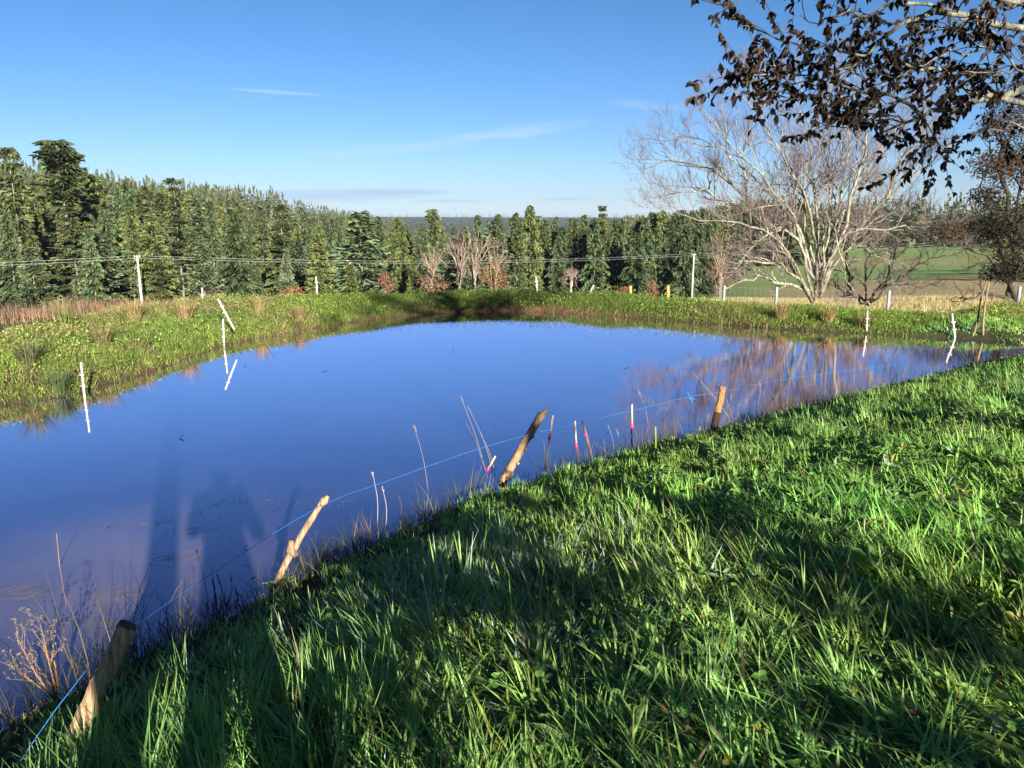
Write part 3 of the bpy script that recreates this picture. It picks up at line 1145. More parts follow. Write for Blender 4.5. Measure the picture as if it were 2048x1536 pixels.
# reddish thicket along the foot of the left wood
labs = ["at the photo's edge under the pale young fir", "under the tallest fir", "just before the slim utility pole", "behind the slim utility pole", "past the slim utility pole", "between utility pole and white posts",
        "behind the dry tussocks by the tallest fir", "below the dark gap in the wood"]
for i, (px, py, d, w) in enumerate(((20, 625, 48, 2.2), (110, 620, 50, 2.6), (170, 618, 46, 2.4), (262, 622, 52, 2.2), (300, 614, 56, 2.4), (350, 612, 60, 2.0), (140, 612, 58, 2.6), (215, 612, 60, 2.4))):
    b = at(px, py, d)
    zb = gz(b[0], b[1])
    n_ = 420
    P = np.stack([g.normal(0, w * .7, n_), g.normal(0, .6, n_), np.zeros(n_)], 1)
    L = g.uniform(.55, 1.0, n_) ** .8 * (at(px, py - 20, d)[2] - zb) * (.72 + .5 * np.exp(-(P[:, 0] / (w * .45)) ** 2))
    c = np.where(g.random((n_, 1)) < .6, np.array([[.21, .115, .07]]), np.array([[.28, .21, .13]])) * g.uniform(.6, 1.3, (n_, 1))
    mb = MB()
    blades(mb, P, L, g.uniform(.02, .05, n_), g.uniform(0, 6.28, n_), g.uniform(0, .35, n_), g.uniform(-.4, .7, n_), c, S=4)
    o = mb.build("thicket", M_dry)
    o.location = (b[0], b[1], zb)
    tag(o, f"reddish-brown thicket of thin stems {labs[i]}", "thicket", "reddish thickets below the wood")

# ---- the dark brown-leaved tree at the right edge
D0 = 27.0
base = at(2030, 640, D0)
base[2] = gz(base[0], base[1]) - .1
g = np.random.default_rng(88)
limbs = [limb([(2030, 650), (2025, 520), (2040, 380), (2060, 240)]), limb([(2030, 600), (2000, 540), (1950, 500), (1910, 480)], depth=-1), limb([(2030, 560), (1990, 470), (1975, 400), (1965, 350)], depth=1),
         limb([(2030, 540), (2070, 450), (2120, 380)], depth=1), limb([(2030, 460), (2000, 340), (2000, 270), (1995, 230)], depth=-1), limb([(2030, 600), (1980, 590), (1930, 590), (1900, 600)], depth=-1),
         limb([(2030, 480), (2080, 330), (2110, 220)], depth=-1)]
dk = bare_tree("brown_leaved_tree", base, limbs, 23, "dark tree still holding brown-green leaves, cut by the photo's edge beside the bent stakes", "tree", kids=(8, 5, 3), maxlvl=2, r0=.09,
               cb=(.05, .04, .03), bark=M_darkbark, shrink=.5, up=.1)
mb = MB()
for (px, py, rad, n_) in ((2010, 250, .9, 700), (2050, 210, 1.2, 900), (1990, 330, .8, 700), (2040, 330, 1.2, 1100), (1975, 390, .6, 500), (2030, 430, 1.1, 1000), (1960, 455, .7, 500), (2010, 480, .9, 900), (1900, 462, .7, 350),
                          (2040, 530, .9, 900), (2000, 545, .6, 400), (2090, 300, 1.3, 900), (2090, 450, 1.2, 900), (2070, 160, .9, 500)):
    cpt = at(px, py, D0 + g.uniform(-1.2, 1.2)) - base
    leafy(mb, cpt, rad * 1.1, int(n_ * 1.8), .09, (.045, .04, .024) if g.random() < .7 else (.075, .045, .026), g, squash=.6)
mb.build("foliage", M_deadleaf, dk)

# ------------------------------------------------------------------ the tree beside the camera
D0 = 4.6
g = np.random.default_rng(101)
trunk_xy = np.array([5.15, 4.35])
base = np.array([trunk_xy[0], trunk_xy[1], gz(*trunk_xy) - .1])
ch = []


def world_limb(pts, r0, r1, n_=14):
    q = bez(np.array(pts) - base, n_)
    q[1:-1] += g.normal(0, .012, (n_ - 2, 3))
    rad = np.linspace(r0, r1, n_)
    ch.append((q, rad, 0))
    return q, rad


T = base
trunk_pts = [T, T + (.0, .05, 1.2), T + (.02, .1, 2.4), T + (-.1, .15, 3.8), T + (-.1, .1, 5.2), T + (-.2, .0, 6.6)]
world_limb(trunk_pts, .17, .05, 16)
view = [
    # limbs the picture shows: (pixel x, pixel y, distance), radius at the root and tip, how many side shoots
    ([(2300, 130, 4.6), (2140, 175, 4.7), (2040, 207, 4.8), (1960, 222, 4.8), (1900, 240, 4.75), (1830, 262, 4.7), (1770, 285, 4.7)], .036, .006, 15),
    ([(1985, 215, 4.8), (1950, 180, 4.75), (1900, 145, 4.7), (1830, 130, 4.6), (1760, 112, 4.5)], .02, .005, 12),
    ([(2350, 20, 4.5), (2200, 30, 4.6), (2060, 48, 4.7), (1980, 42, 4.7), (1900, 20, 4.6), (1840, 30, 4.5), (1795, 55, 4.45), (1762, 95, 4.4), (1710, 130, 4.4), (1650, 145, 4.3)], .028, .004, 22),
    ([(1850, 265, 4.7), (1810, 222, 4.6), (1760, 205, 4.5), (1700, 200, 4.4), (1640, 195, 4.3), (1590, 190, 4.3)], .012, .003, 16),
    ([(2250, -60, 4.9), (2120, -30, 5.0), (2030, 5, 5.0), (1990, -10, 5.0), (1900, -30, 5.0)], .05, .01, 12),
    ([(1900, 22, 4.6), (1800, 10, 4.4), (1740, 28, 4.3), (1680, 30, 4.2), (1640, 50, 4.2), (1600, 30, 4.2)], .010, .002, 14),
    ([(1900, -40, 4.9), (1740, -34, 4.6), (1620, -24, 4.4), (1540, -8, 4.3), (1480, 2, 4.2), (1430, 6, 4.2)], .010, .002, 7),
    ([(1740, 110, 4.4), (1680, 100, 4.35), (1610, 95, 4.3), (1550, 80, 4.25), (1500, 55, 4.2), (1480, 52, 4.2)], .007, .002, 6),
    ([(1700, 130, 4.4), (1620, 150, 4.3), (1560, 135, 4.25), (1500, 125, 4.2)], .006, .002, 12),
    ([(1960, 222, 4.8), (1900, 260, 4.8), (1850, 300, 4.8), (1840, 318, 4.8)], .010, .003, 9),
    ([(2330, 200, 4.4), (2160, 220, 4.4), (2060, 150, 4.45), (2000, 110, 4.5), (1940, 80, 4.5)], .014, .003, 14),
    ([(1900, 240, 4.75), (1840, 215, 4.65), (1770, 230, 4.55), (1690, 245, 4.45), (1620, 225, 4.4), (1560, 215, 4.35)], .008, .002, 20),
    ([(1830, 262, 4.7), (1770, 255, 4.6), (1700, 275, 4.5), (1650, 265, 4.4)], .007, .002, 14),
    ([(1760, 205, 4.5), (1690, 165, 4.4), (1600, 160, 4.3), (1530, 175, 4.25), (1490, 150, 4.2)], .006, .002, 16),
    ([(1870, 280, 4.8), (1860, 305, 4.8), (1830, 322, 4.75)], .006, .002, 10),
    ([(1960, 100, 4.6), (1880, 110, 4.5), (1800, 150, 4.45), (1720, 165, 4.4)], .007, .002, 16),
    ([(2130, 110, 4.6), (2060, 130, 4.6), (2000, 150, 4.6), (1950, 165, 4.55), (1900, 180, 4.5)], .008, .002, 16),
    ([(2120, 260, 4.9), (2060, 280, 4.9), (2000, 275, 4.9), (1950, 290, 4.85)], .008, .002, 12),
    ([(1990, 70, 4.7), (1940, 40, 4.6), (1870, 60, 4.55), (1800, 95, 4.5)], .008, .002, 12),
]
# crown out of the frame: limbs rising from the trunk
for q in range(22):
    hgt = g.uniform(3.3, 6.3)
    a_ = q * 2.4 + g.uniform(-.3, .3)
    L = g.uniform(1.8, 3.6) * (1.15 - .08 * hgt)
    s0 = T + np.array([0, .12, hgt])
    view.append(([tuple(s0), tuple(s0 + (L * .5 * math.cos(a_), L * .5 * math.sin(a_), .35)), tuple(s0 + (L * math.cos(a_), L * math.sin(a_), .5 + g.uniform(0, .6)))], .035, .006, 9))
tipP, tipD = [], []
for pts, r0, r1, ns in view:
    if pts[0][0] > 100:
        pts = [at(p_[0], p_[1] - (22 if p_[1] > 150 else 0), p_[2]) for p_ in pts]
        if r0 > .011 and np.linalg.norm(pts[0][:2] - trunk_xy) < 3.4 and pts[0][0] > 2.6:
            root = trunk_pts[1] + (trunk_pts[3] - trunk_pts[1]) * .5
            root = np.array([root[0], root[1], min(max(pts[0][2] - .35, 1.6), 4.5)])
            pts = [root] + pts
    q, rad = world_limb(pts, r0, r1)
    Ln = np.linalg.norm(np.diff(q, axis=0), axis=1).sum()
    big = Ln > 2.4
    for j in range(int(ns * .95)):
        t = g.uniform(.22, 1.0) if big else g.uniform(.08, 1)
        f = t * (len(q) - 1)
        i = min(int(f), len(q) - 2)
        p0 = q[i] + (q[i + 1] - q[i]) * (f - i)
        dd = q[i + 1] - q[i]
        dd = dd / np.linalg.norm(dd)
        nd = dd * .8 + g.normal(0, .55, 3) + np.array([-.05, 0, .24])
        nd /= np.linalg.norm(nd)
        L = g.uniform(.18, .5)
        m_ = 6
        sp = [p0]
        for k in range(m_ - 1):
            nd = nd + g.normal(0, .16, 3) + np.array([0, 0, .02])
            nd /= np.linalg.norm(nd)
            sp.append(sp[-1] + nd * L / (m_ - 1))
        sp = np.array(sp)
        ch.append((sp, np.linspace(max(.003, rad[i] * .3), .0012, m_), 2))
        nl = g.integers(8, 19)
        for _ in range(nl):
            u = g.uniform(.3, 1.0) * (m_ - 1)
            i2 = min(int(u), m_ - 2)
            tipP.append(sp[i2] + (sp[i2 + 1] - sp[i2]) * (u - i2))
            tipD.append(nd)
over = empty("overhanging_tree", base)
tag(over, "tree with withered brown leaves and pale lichened branches reaching in over the grassy bank", "tree")
wood, tw = MB(), MB()
chains_to(ch, wood, tw, (1, 1, .95), (.08, .06, .05), sides=(9, 6, 5, 4, 4))
wood.build("trunk", M_overbark, over, True)
tw.build("twigs", M_twig, over)
tipP, tipD = np.array(tipP), np.array(tipD)
nL = len(tipP)
mb = MB()
az = np.arctan2(tipD[:, 1], tipD[:, 0]) + g.normal(0, .9, nL)
c = np.array([0.024, 0.015, 0.010])[None, :] * g.uniform(.5, 1.5, (nL, 1))
c[g.random(nL) < .10] = (0.06, 0.034, 0.014)
leaves(mb, tipP, az, g.normal(-.8, .6, nL), g.uniform(-1.6, 1.6, nL), g.uniform(.028, .058, nL), g.uniform(.016, .036, nL), c, fold=.3, curl=.18)
mb.build("foliage", M_deadleaf, over)
up, ub = MB(), MB()
for q in range(70):
    cpt = np.array([g.normal(5.0, 1.7), g.normal(4.9, 1.1), g.uniform(4.75, 6.9)]) - base
    leafy(up, cpt, g.uniform(.35, .6), 130, .075, (.03, .019, .012), g, squash=.6)
    tube(ub, bez(np.array([(0, .1, min(cpt[2] - .9, 5.6)), cpt * .5 + np.array([0, 0, cpt[2] * .42]), cpt]), 7), np.linspace(.022, .004, 7), 4, (.10, .075, .06))
up.build("upper_foliage", M_deadleaf, over)
ub.build("upper_boughs", M_twig, over)


# ------------------------------------------------------------------ what stands behind the camera and throws its shade
def sunback(px, py, L):
    p_ = hit(px, py) + np.array([0, 0, .11])      # the shade falls on the blades' upper halves
    h = SUN / math.hypot(SUN[0], SUN[1])
    return p_ + h * L


g = np.random.default_rng(131)
shade_tree_xy = np.array([4.3, -3.0])
base = np.array([*shade_tree_xy, gz(*shade_tree_xy)])
shady = empty("shade_tree", base)
tag(shady, "brown-leaved tree behind the camera whose low boughs dapple the grass", "tree")
wood, fol = MB(), MB()
tp = np.array([(0, 0, -.1), (.03, 0, 1.2), (-.05, .05, 2.4), (0, 0, 3.6), (.1, 0, 5.2)])
tube(wood, bez(tp, 10), np.array([.12, .11, .105, .10, .095, .08, .05, .035, .03, .02]), 9)
# flat leafy sprays: (where the middle of a spray's shade falls, its half width and half height there, length of the sun's path, cover)
LEAF = .07
for (px, py, rx, ry, L, cover) in ((900, 1165, 185, 52, 5.2, 1.8), (1050, 1190, 85, 62, 5.0, 1.7), (1000, 1015, 60, 20, 6.3, 1.6), (1085, 1275, 75, 42, 4.5, 1.8), (780, 1225, 105, 36, 4.6, 1.5), (760, 1130, 95, 38, 6.0, 1.8), (905, 1062, 90, 34, 6.1, 2.0),
                                   (1225, 1185, 24, 85, 4.7, 2.0), (1500, 1035, 115, 13, 5.2, 2.2), (1565, 1095, 130, 32, 5.0, 2.2), (1700, 1165, 140, 22, 4.9, 2.0), (1725, 1235, 185, 52, 4.8, 2.2), (1890, 1290, 140, 42, 4.7, 2.2), (1985, 1235, 50, 34, 4.9, 2.0),
                                   (1990, 1385, 80, 40, 4.5, 2.0), (2025, 1150, 36, 48, 5.0, 2.0), (1390, 1445, 48, 50, 4.3, 1.8), (1700, 1500, 50, 30, 4.3, 1.8), (1130, 1375, 60, 20, 4.4, 1.6), (1265, 1405, 32, 24, 4.4, 1.6),
                                   (740, 1400, 60, 26, 4.3, 1.2), (610, 1300, 40, 60, 4.5, 1.8), (1860, 1480, 70, 26, 4.3, 1.5), (690, 1270, 60, 40, 5.0, 1.6), (615, 1420, 45, 85, 4.6, 1.8), (250, 1470, 50, 50, 4.4, 1.6), (1170, 1490, 50, 22, 4.2, 1.6), (1560, 1150, 60, 14, 5.0, 2.0)):
    c0, cx_, cy_ = hit(px, py), hit(px + rx, py), hit(px, py - ry)
    area = math.pi * np.linalg.norm(cx_ - c0) * np.linalg.norm(cy_ - c0)
    n_ = int(1.5 * cover * area * math.sin(SUN_EL) / (LEAF * LEAF * .6 * .62)) + 12
    hh = SUN / math.hypot(SUN[0], SUN[1])
    rr_s, th_s = np.sqrt(g.uniform(0, 1, n_)), g.uniform(0, 6.283, n_)
    wv = 1 + .22 * np.sin(th_s * 3 + px) + .14 * np.sin(th_s * 5 + py)
    P = np.array([sunback(px + rx * wv[k] * rr_s[k] * math.cos(th_s[k]), py + ry * wv[k] * rr_s[k] * math.sin(th_s[k]), L + g.normal(0, .12)) for k in range(n_)])
    P = P[(np.abs(P[:, 1] - (c0[1] + hh[1] * L)) < 1.3) & (P[:, 1] < .1)] - base
    n_ = len(P)
    if n_ < 3:
        continue
    leaves(fol, P, g.uniform(0, 6.28, n_), g.uniform(-1.2, .2, n_), g.uniform(-1, 1, n_), LEAF * g.uniform(.8, 1.3, n_), LEAF * .6 * g.uniform(.8, 1.2, n_), np.array([.06, .035, .018])[None, :] * g.uniform(.65, 1.35, (n_, 1)))
    cpt = P.mean(axis=0)
    h0 = float(np.clip(cpt[2] - .1 - .12 * math.hypot(cpt[0], cpt[1]), 1.2, 3.2))
    mid = np.array([cpt[0] * .5, cpt[1] * .5, (h0 + cpt[2]) / 2 + .15])
    tube(wood, bez(np.array([(0, 0, h0), mid, cpt]), 8), np.linspace(.022, .004, 8), 5)
for q in range(14):
    cpt = np.array([g.normal(1.3, .8), g.normal(-.8, .8), g.uniform(4.2, 5.6)])
    leafy(fol, cpt, .5, 150, .08, (.06, .035, .018), g)
    tube(wood, bez(np.array([(0, 0, cpt[2] - 1.6), cpt * .5 + (0, 0, cpt[2] * .3), cpt]), 6), np.linspace(.03, .006, 6), 5)
wood.build("trunk", M_darkbark, shady, True)
fol.build("foliage", M_deadleaf, shady)


def shade_trunk(px, py, L, r, height, label):
    p_ = sunback(px, py, L)
    o = empty("grove_tree", (p_[0], p_[1], gz(p_[0], p_[1]) - .1))
    tag(o, label, "tree", "trunks of the grove behind the camera")
    mb = MB()
    zs = np.linspace(0, height, 9)
    tube(mb, np.stack([.04 * np.sin(zs * 1.1 + px), .03 * np.cos(zs), zs], 1), np.linspace(r * 1.15, r * .75, 9), 9, jitter=.06)
    mb.build("trunk", M_darkbark, o, True)
    mb = MB()
    gg = np.random.default_rng(int(px))
    for q in range(10):
        a_ = gg.uniform(0, 6.28)
        L2 = gg.uniform(.5, 1.1)
        h0 = height - gg.uniform(0, 1.2)
        e = np.array([L2 * math.cos(a_), L2 * math.sin(a_), h0 + gg.uniform(.3, .9)])
        tube(mb, [(0, 0, h0), e * .5 + np.array([0, 0, h0 * .5 + .1]), e], [.03, .02, .006], 5, (.1, .08, .06))
    mb.build("boughs", M_twig, o)
    return o


# ------------------------------------------------------------------ the photographer, standing right behind the camera
def person(x, y, rz):
    z0 = gz(x, y)
    o = empty("person", (x, y, z0), rz)
    tag(o, "photographer in dark jacket standing with feet apart and raising both hands to the camera", "person")
    o.scale = (1.12, 1.05, 1.07)
    V = [(0, 0, .93), (0, -.01, 1.10), (0, -.01, 1.28), (0, 0, 1.42), (0, .01, 1.50), (0, .02, 1.60), (0, .02, 1.70),
         (.11, 0, .88), (.17, .01, .50), (.21, 0, .09), (.22, .12, .04), (-.11, 0, .88), (-.17, .01, .50), (-.21, 0, .09), (-.22, .12, .04),
         (.18, 0, 1.40), (.26, .02, 1.14), (.10, .20, 1.40), (.07, .22, 1.50), (-.18, 0, 1.40), (-.26, .02, 1.14), (-.10, .20, 1.40), (-.07, .22, 1.50)]
    E = [(0, 1), (1, 2), (2, 3), (3, 4), (4, 5), (5, 6), (0, 7), (7, 8), (8, 9), (9, 10), (0, 11), (11, 12), (12, 13), (13, 14), (3, 15), (15, 16), (16, 17), (17, 18), (3, 19), (19, 20), (20, 21), (21, 22)]
    rad = [.16, .16, .17, .12, .06, .10, .085, .09, .062, .048, .04, .09, .062, .048, .04, .08, .06, .045, .035, .08, .06, .045, .035]
    me = bpy.data.meshes.new("body")
    me.from_pydata(V, E, [])
    me.materials.append(M_jacket)
    b = bpy.data.objects.new("body", me)
    sc.collection.objects.link(b)
    b.parent = o
    sk = b.modifiers.new("skin", 'SKIN')
    for i, r_ in enumerate(rad):
        me.skin_vertices[0].data[i].radius = (r_, r_)
    me.skin_vertices[0].data[0].use_root = True
    sk.use_smooth_shade = True
    ss = b.modifiers.new("sub", 'SUBSURF')
    ss.levels = ss.render_levels = 1
    return o


person(0.13, -0.36, 0.0)
shade_trunk(290, 1330, 6.0, .12, 3.6, "thick dark trunk in the grove behind the photographer, left bare below")

# ------------------------------------------------------------------ posts, stakes, pegs and lines
def stick(name, p0, p1, r0, r1, mat, label, cat, group=None, n_=10, sides=9, jit=.06, bend=0.0, col=(1, 1, 1), flat=1.0):
    p0, p1 = np.array(p0, float), np.array(p1, float)
    t = np.linspace(0, 1, n_)[:, None]
    pts = (p1 - p0) * t
    side = np.cross(p1 - p0, (0.2, 1, 0.1))
    side /= np.linalg.norm(side) + 1e-9
    pts = pts + side * (np.sin(t * math.pi) * bend) + rng.normal(0, r0 * .08, (n_, 3)) * (t > 0)
    mb = MB()
    tube(mb, pts, np.linspace(r0, r1, n_), sides, col, jitter=jit)
    o = mb.build(name, mat, smooth_shade=False)
    o.location = [float(v) for v in p0]
    if flat != 1.0:
        o.scale = (1, flat, 1)
    tag(o, label, cat, group)
    return o


def sub(parent, name, pts, rad, sides, mat, col=(1, 1, 1), jit=.0):
    mb = MB()
    tube(mb, np.array(pts) - np.array(parent.location), rad, sides, col, jitter=jit)
    return mb.build(name, mat, parent)


def post_px(pb, pt, dist, r0, r1, mat, label, name="white_post", cat="post", group=None, sink=.25, bend=0.0, jit=.06, col=(1, 1, 1)):
    """a post whose visible foot and head fall on pixels pb and pt at a distance"""
    b, t = at(*pb, dist), at(*pt, dist)
    d = (b - t) / np.linalg.norm(b - t)
    return stick(name, b + d * sink, t, r0, r1, mat, label, cat, group, bend=bend, jit=jit, col=col), b, t


WP = "white posts around the pond"
def dist_of(px, py):
    return float(hit(px, py)[1])


whites = [((169, 792), (162, 725), onz(169, 792)[1] * .99, .024, "white post standing in the shallow water beside the rush tussock"),
          ((448, 690), (446, 638), onz(448, 690)[1] * .99, .027, "upright white post at the water's edge under the leaning one"),
          ((457, 637), (436, 598), 15.6, .028, "white post leaning steeply on the grassy dam above the upright one"),
          ((407, 614), (404, 575), 21.0, .035, "upright white post on the dam's outer edge beside the rusty bramble mound"),
          ((634, 584), (632, 553), 23.5, .035, "single white post on the dam's crest before the yellowish fir"),
          ((1074, 578), (1072, 554), 25.0, .035, "thin pale post on the dam before the plantation wall"),
          ((1733, 664), (1735, 621), onz(1733, 666)[1] * .997, .028, "upright white post at the far water's edge between grass tussocks"),
          ((1909, 673), (1904, 627), onz(1909, 674)[1] * .99, .033, "leaning white post at the far water's edge beside the bent stakes")]
for pb, pt, d, r_, lab in whites:
    o, b, t = post_px(pb, pt, d, r_ * .72, r_ * .62, M_white, lab, group=WP)
    for k in (.3, .62):
        q = b + (t - b) * k
        sub(o, "clip", [q + (-r_ * 1.5, -.01, 0), q + (r_ * 1.4, -.015, .006)], r_ * .45, 6, M_white)
post_px((1181, 592), (1188, 570), 24.0, .045, .03, M_grey, "short grey forked stump leaning on the dam's crest", "stump", "stump", bend=.05)
for px, lab in ((1261, "orange-faced marker post nearer the leaning grey stump"), (1336, "orange-faced marker post nearer the utility pole in the field")):
    post_px((px, 588), (px, 572), 25.5, .055, .05, M_orange, lab, "marker_post", "post", "orange marker posts", sink=.5, jit=.02)
post_px((1944, 674), (1962, 600), onz(1944, 676)[1], .024, .02, M_stake, "tall thin stake bowed over at its top, at the far water's edge", "bent_stake", "stake", "tall bent stakes", bend=-.03, col=(.8, .7, .62))
post_px((1969, 676), (1978, 566), onz(1969, 678)[1], .024, .018, M_stake, "tallest thin stake standing upright beside the bowed one", "bent_stake", "stake", "tall bent stakes", bend=.05, col=(.85, .75, .66))
mbx = MB()
bx = bpy.data.objects["bent_stake"]
t0 = at(1962, 600, onz(1944, 676)[1])
sub(bx, "bowed_tip", bez(np.array([t0, at(1966, 583, onz(1944, 676)[1]), at(1974, 566, onz(1944, 676)[1])]), 6), np.linspace(.02, .012, 6), 7, M_stake, (.8, .7, .62))

# utility poles and their wires
def pole(px, top, base_py, d, label):
    t = at(px, top, d)
    zb = gz(t[0], t[1]) - .3
    o = empty("utility_pole", (t[0], t[1], zb))
    tag(o, label, "utility pole", "utility poles")
    h = t[2] - zb
    mb = MB()
    z = np.linspace(0, h, 6)
    tube(mb, np.stack([z * 0, z * 0, z], 1), np.linspace(.17, .10, 6), 10)
    mb.build("shaft", M_concrete, o, True)
    mb = MB()
    tube(mb, [(-.35, 0, h - .18), (.35, 0, h - .18)], .045, 6)
    mb.build("crossarm", M_concrete, o)
    for s in (-1, 1):
        mb = MB()
        tube(mb, [(.3 * s, 0, h - .16), (.3 * s, 0, h - .08), (.3 * s, 0, h + .02)], [.04, .06, .03], 8)
        mb.build("insulator", M_white, o)
    return t


tL = pole(274, 511, 625, 88.0, "slim grey utility pole rising from behind the grassy dam before the tallest firs")
tR = pole(1388, 507, 592, 126.0, "grey utility pole standing in the green field at the plantation's end")
spanL, spanR = at(-500, 535, 70.0), at(2300, 445, 100.0)


def wire(a, b, sag, off, label):
    t = np.linspace(0, 1, 40)[:, None]
    pts = a + (b - a) * t
    pts[:, 2] -= (sag * 4 * t * (1 - t)).ravel()
    pts = pts + np.array(off)
    mb = MB()
    tube(mb, pts - pts[0], .012, 5)
    o = mb.build("power_line", M_cable)
    o.location = [float(v) for v in pts[0]]
    tag(o, label, "power line", "power lines")


for off, wd in (((-.3, 0, .0), "near"), ((.3, 0, -.28), "far")):
    hi = "upper" if wd == "near" else "lower"
    wire(tL, tR, .9, off, f"{hi} of the two sagging wires between the utility poles")
    wire(spanL, tL, .3, off, f"{hi} of the two wires leaving the picture past the slim pole")
    wire(tR, spanR, .8, off, f"{hi} of the two wires passing behind the big pale tree")

# field fence with wire netting
fence = empty("wire_fence", (0, 0, 0))
tag(fence, "wire netting fence on grey posts between the far bank and the dry field", "fence")
fps = [(1449, 571, 25.5), (1554, 574, 25.0), (1667, 578, 24.4), (1779, 581, 23.6), (1905, 578, 22.3), (2040, 573, 20.6), (2200, 565, 18.5)]
tops = []
for px, py, d in fps:
    t = at(px, py, d)
    zb = gz(t[0], t[1]) - .2
    tops.append((t, zb))
    if px in (1667, 1905):
        continue
    mb = MB()
    z = np.linspace(zb, t[2], 6)
    tube(mb, np.stack([z * 0 + t[0], z * 0 + t[1], z], 1), .042, 8, jitter=.05)
    mb.build("post", M_grey, fence)
mb = MB()
for (a_, za), (b_, zb_) in zip(tops[:-1], tops[1:]):
    for k in range(7):
        f = (.12, .25, .38, .52, .66, .80, .96)[k]
        pa = np.array([a_[0], a_[1], za + .2 + (a_[2] - za - .2) * f])
        pb_ = np.array([b_[0], b_[1], zb_ + .2 + (b_[2] - zb_ - .2) * f])
        tube(mb, [pa, (pa + pb_) / 2 - (0, 0, .015), pb_], .0022, 3, cap=False)
    nv = int(np.linalg.norm((b_ - a_)[:2]) / .16)
    for q in range(nv):
        f = q / nv
        c_ = a_ + (b_ - a_) * f
        z0_ = za + (zb_ - za) * f + .25
        tube(mb, [(c_[0], c_[1], z0_), (c_[0] + .01, c_[1], c_[2] - .03)], .0018, 3, cap=False)
mb.build("netting", M_wire, fence)

# near bank: wooden stakes carrying the blue twine
SG = "wooden stakes carrying the blue twine"
stakes = [((128, 1530), (262, 1243), .044, .040, "broad split board-like stake leaning over the water, thickest of the four", (1.15, 1.0, .78)),
          ((550, 1180), (648, 998), .030, .020, "thin crooked stake with a knot halfway, leaning over the water", (1.0, .9, .75)),
          ((1005, 968), (1084, 828), .045, .040, "stout barked stake with a torn slanting top", (.95, .78, .66)),
          ((1427, 862), (1446, 772), .040, .038, "short orange-brown stake by the reflection of the pale tree", (1.0, .62, .32))]
stake_pts = []
for i, (pb, pt, r0, r1, lab, col) in enumerate(stakes):
    h = hit(*pb)
    d = h[1]
    b, t = at(*pb, d), at(*pt, d + (.10 if i else .06))
    u_ = (t - b) / np.linalg.norm(t - b)
    o = stick("wooden_stake", b - u_ * .25, t, r0, r1, M_stake, lab, "stake", SG, n_=14, sides=10, jit=.10 if i else .05, bend=(.0, .02, .008, .0)[i], col=col)
    stake_pts.append((b, t, d))
    side = np.array([1, 0, 0.0])
    if i == 0:
        o.scale = (1, .62, 1)
        sub(o, "weathered_end", [t - u_ * .02, t + u_ * .008], [.041, .036], 10, M_stake, (.35, .32, .3), .08)
    elif i == 1:
        q = b + (t - b) * .46
        sub(o, "knot", [q + (-.01, -.01, -.05), q + (-.045, -.02, .0), q + (-.035, -.02, .07)], [.024, .036, .016], 8, M_stake, (.8, .7, .62), .12)
        sub(o, "burl", [t - u_ * .05, t - u_ * .015 + (.012, 0, 0), t + u_ * .02 + (.02, 0, .005)], [.020, .027, .014], 8, M_stake, (1, .9, .75), .12)
    elif i == 2:
        sub(o, "torn_tip", [t - u_ * .02, t + u_ * .03 + (.02, 0, 0), t + u_ * .075 + (.035, 0, .0)], [.036, .018, .003], 7, M_stake, (1.1, .85, .35), .2)
        sub(o, "broken_bark", [b + u_ * .08, b + u_ * .16], [.052, .050], 9, M_stake, (.3, .25, .22), .15)
        for k in (.3, .5, .68):
            q = b + (t - b) * k
            sub(o, "branch_scar", [q + (.03, -.035, 0), q + (.048, -.045, .015)], [.014, .008], 6, M_stake, (1.3, 1.2, 1.1))
    else:
        sub(o, "dark_foot", [b - u_ * .02, b + (t - b) * .42], [.046, .043], 10, M_stake, (.12, .1, .09), .05)

# pegs with pink tape
PG = "thin pegs wrapped with pink tape"
pegs = [((955, 975), (991, 912), .0085, "leaning peg with dark red tape beside the stout barked stake", .55, (.35, .01, .04)),
        ((1091, 930), (1106, 831), .0085, "slanting peg with bright pink tape between the stout stake and the upright pegs", .55, None),
        ((1155, 932), (1150, 842), .009, "upright peg with pink tape next to a pale split stem", .42, None),
        ((1264, 905), (1264, 809), .010, "straightest peg with pink tape, standing alone towards the short orange-brown stake", .52, None)]
for pb, pt, r_, lab, k, _c in pegs:
    d = hit(*pb)[1]
    b, t = at(*pb, d), at(*pt, d)
    o = stick("peg", b + (b - t) * .15, b + (t - b) * k, r_, r_, M_darkbark, lab, "peg", PG, n_=5, sides=7, jit=.05)
    sub(o, "bare_top", [b + (t - b) * k, t], r_ * 1.05, 7, M_stake, (1.9, 1.6, 1.35))
    q = b + (t - b) * (k + .02)
    sub(o, "tape", [q - (t - b) * .06, q, q + (t - b) * .07], [r_ * 1.3, r_ * 1.9, r_ * 1.35], 8, M_pink, jit=.15)
d = hit(1190, 925)[1]
o = stick("split_reed", at(1190, 935, d), at(1165, 842, d), .010, .012, M_stake, "pale split stem with red tape leaning away from the upright peg", "reed", n_=6, jit=.1, col=(.6, .48, .38))
sub(o, "tape", [at(1173, 875, d), at(1171, 866, d)], .015, 8, M_pink, jit=.1)
d = hit(1312, 905)[1]
stick("green_cane", at(1312, 912, d), at(1311, 853, d), .008, .0085, M_leaf, "short yellow-green cane standing at the grass edge past the last peg", "cane", n_=4, jit=.02, col=(.30, .36, .05))
d = hit(945, 980)[1]
stick("broken_reed", at(942, 985, d), at(955, 940, d), .010, .007, M_darkbark, "dark broken stem beside the peg with dark red tape", "reed", n_=4)

# the twine
def on_stake(i, k):
    b, t, d = stake_pts[i]
    return b + (t - b) * k + np.array([0, -.06, 0])


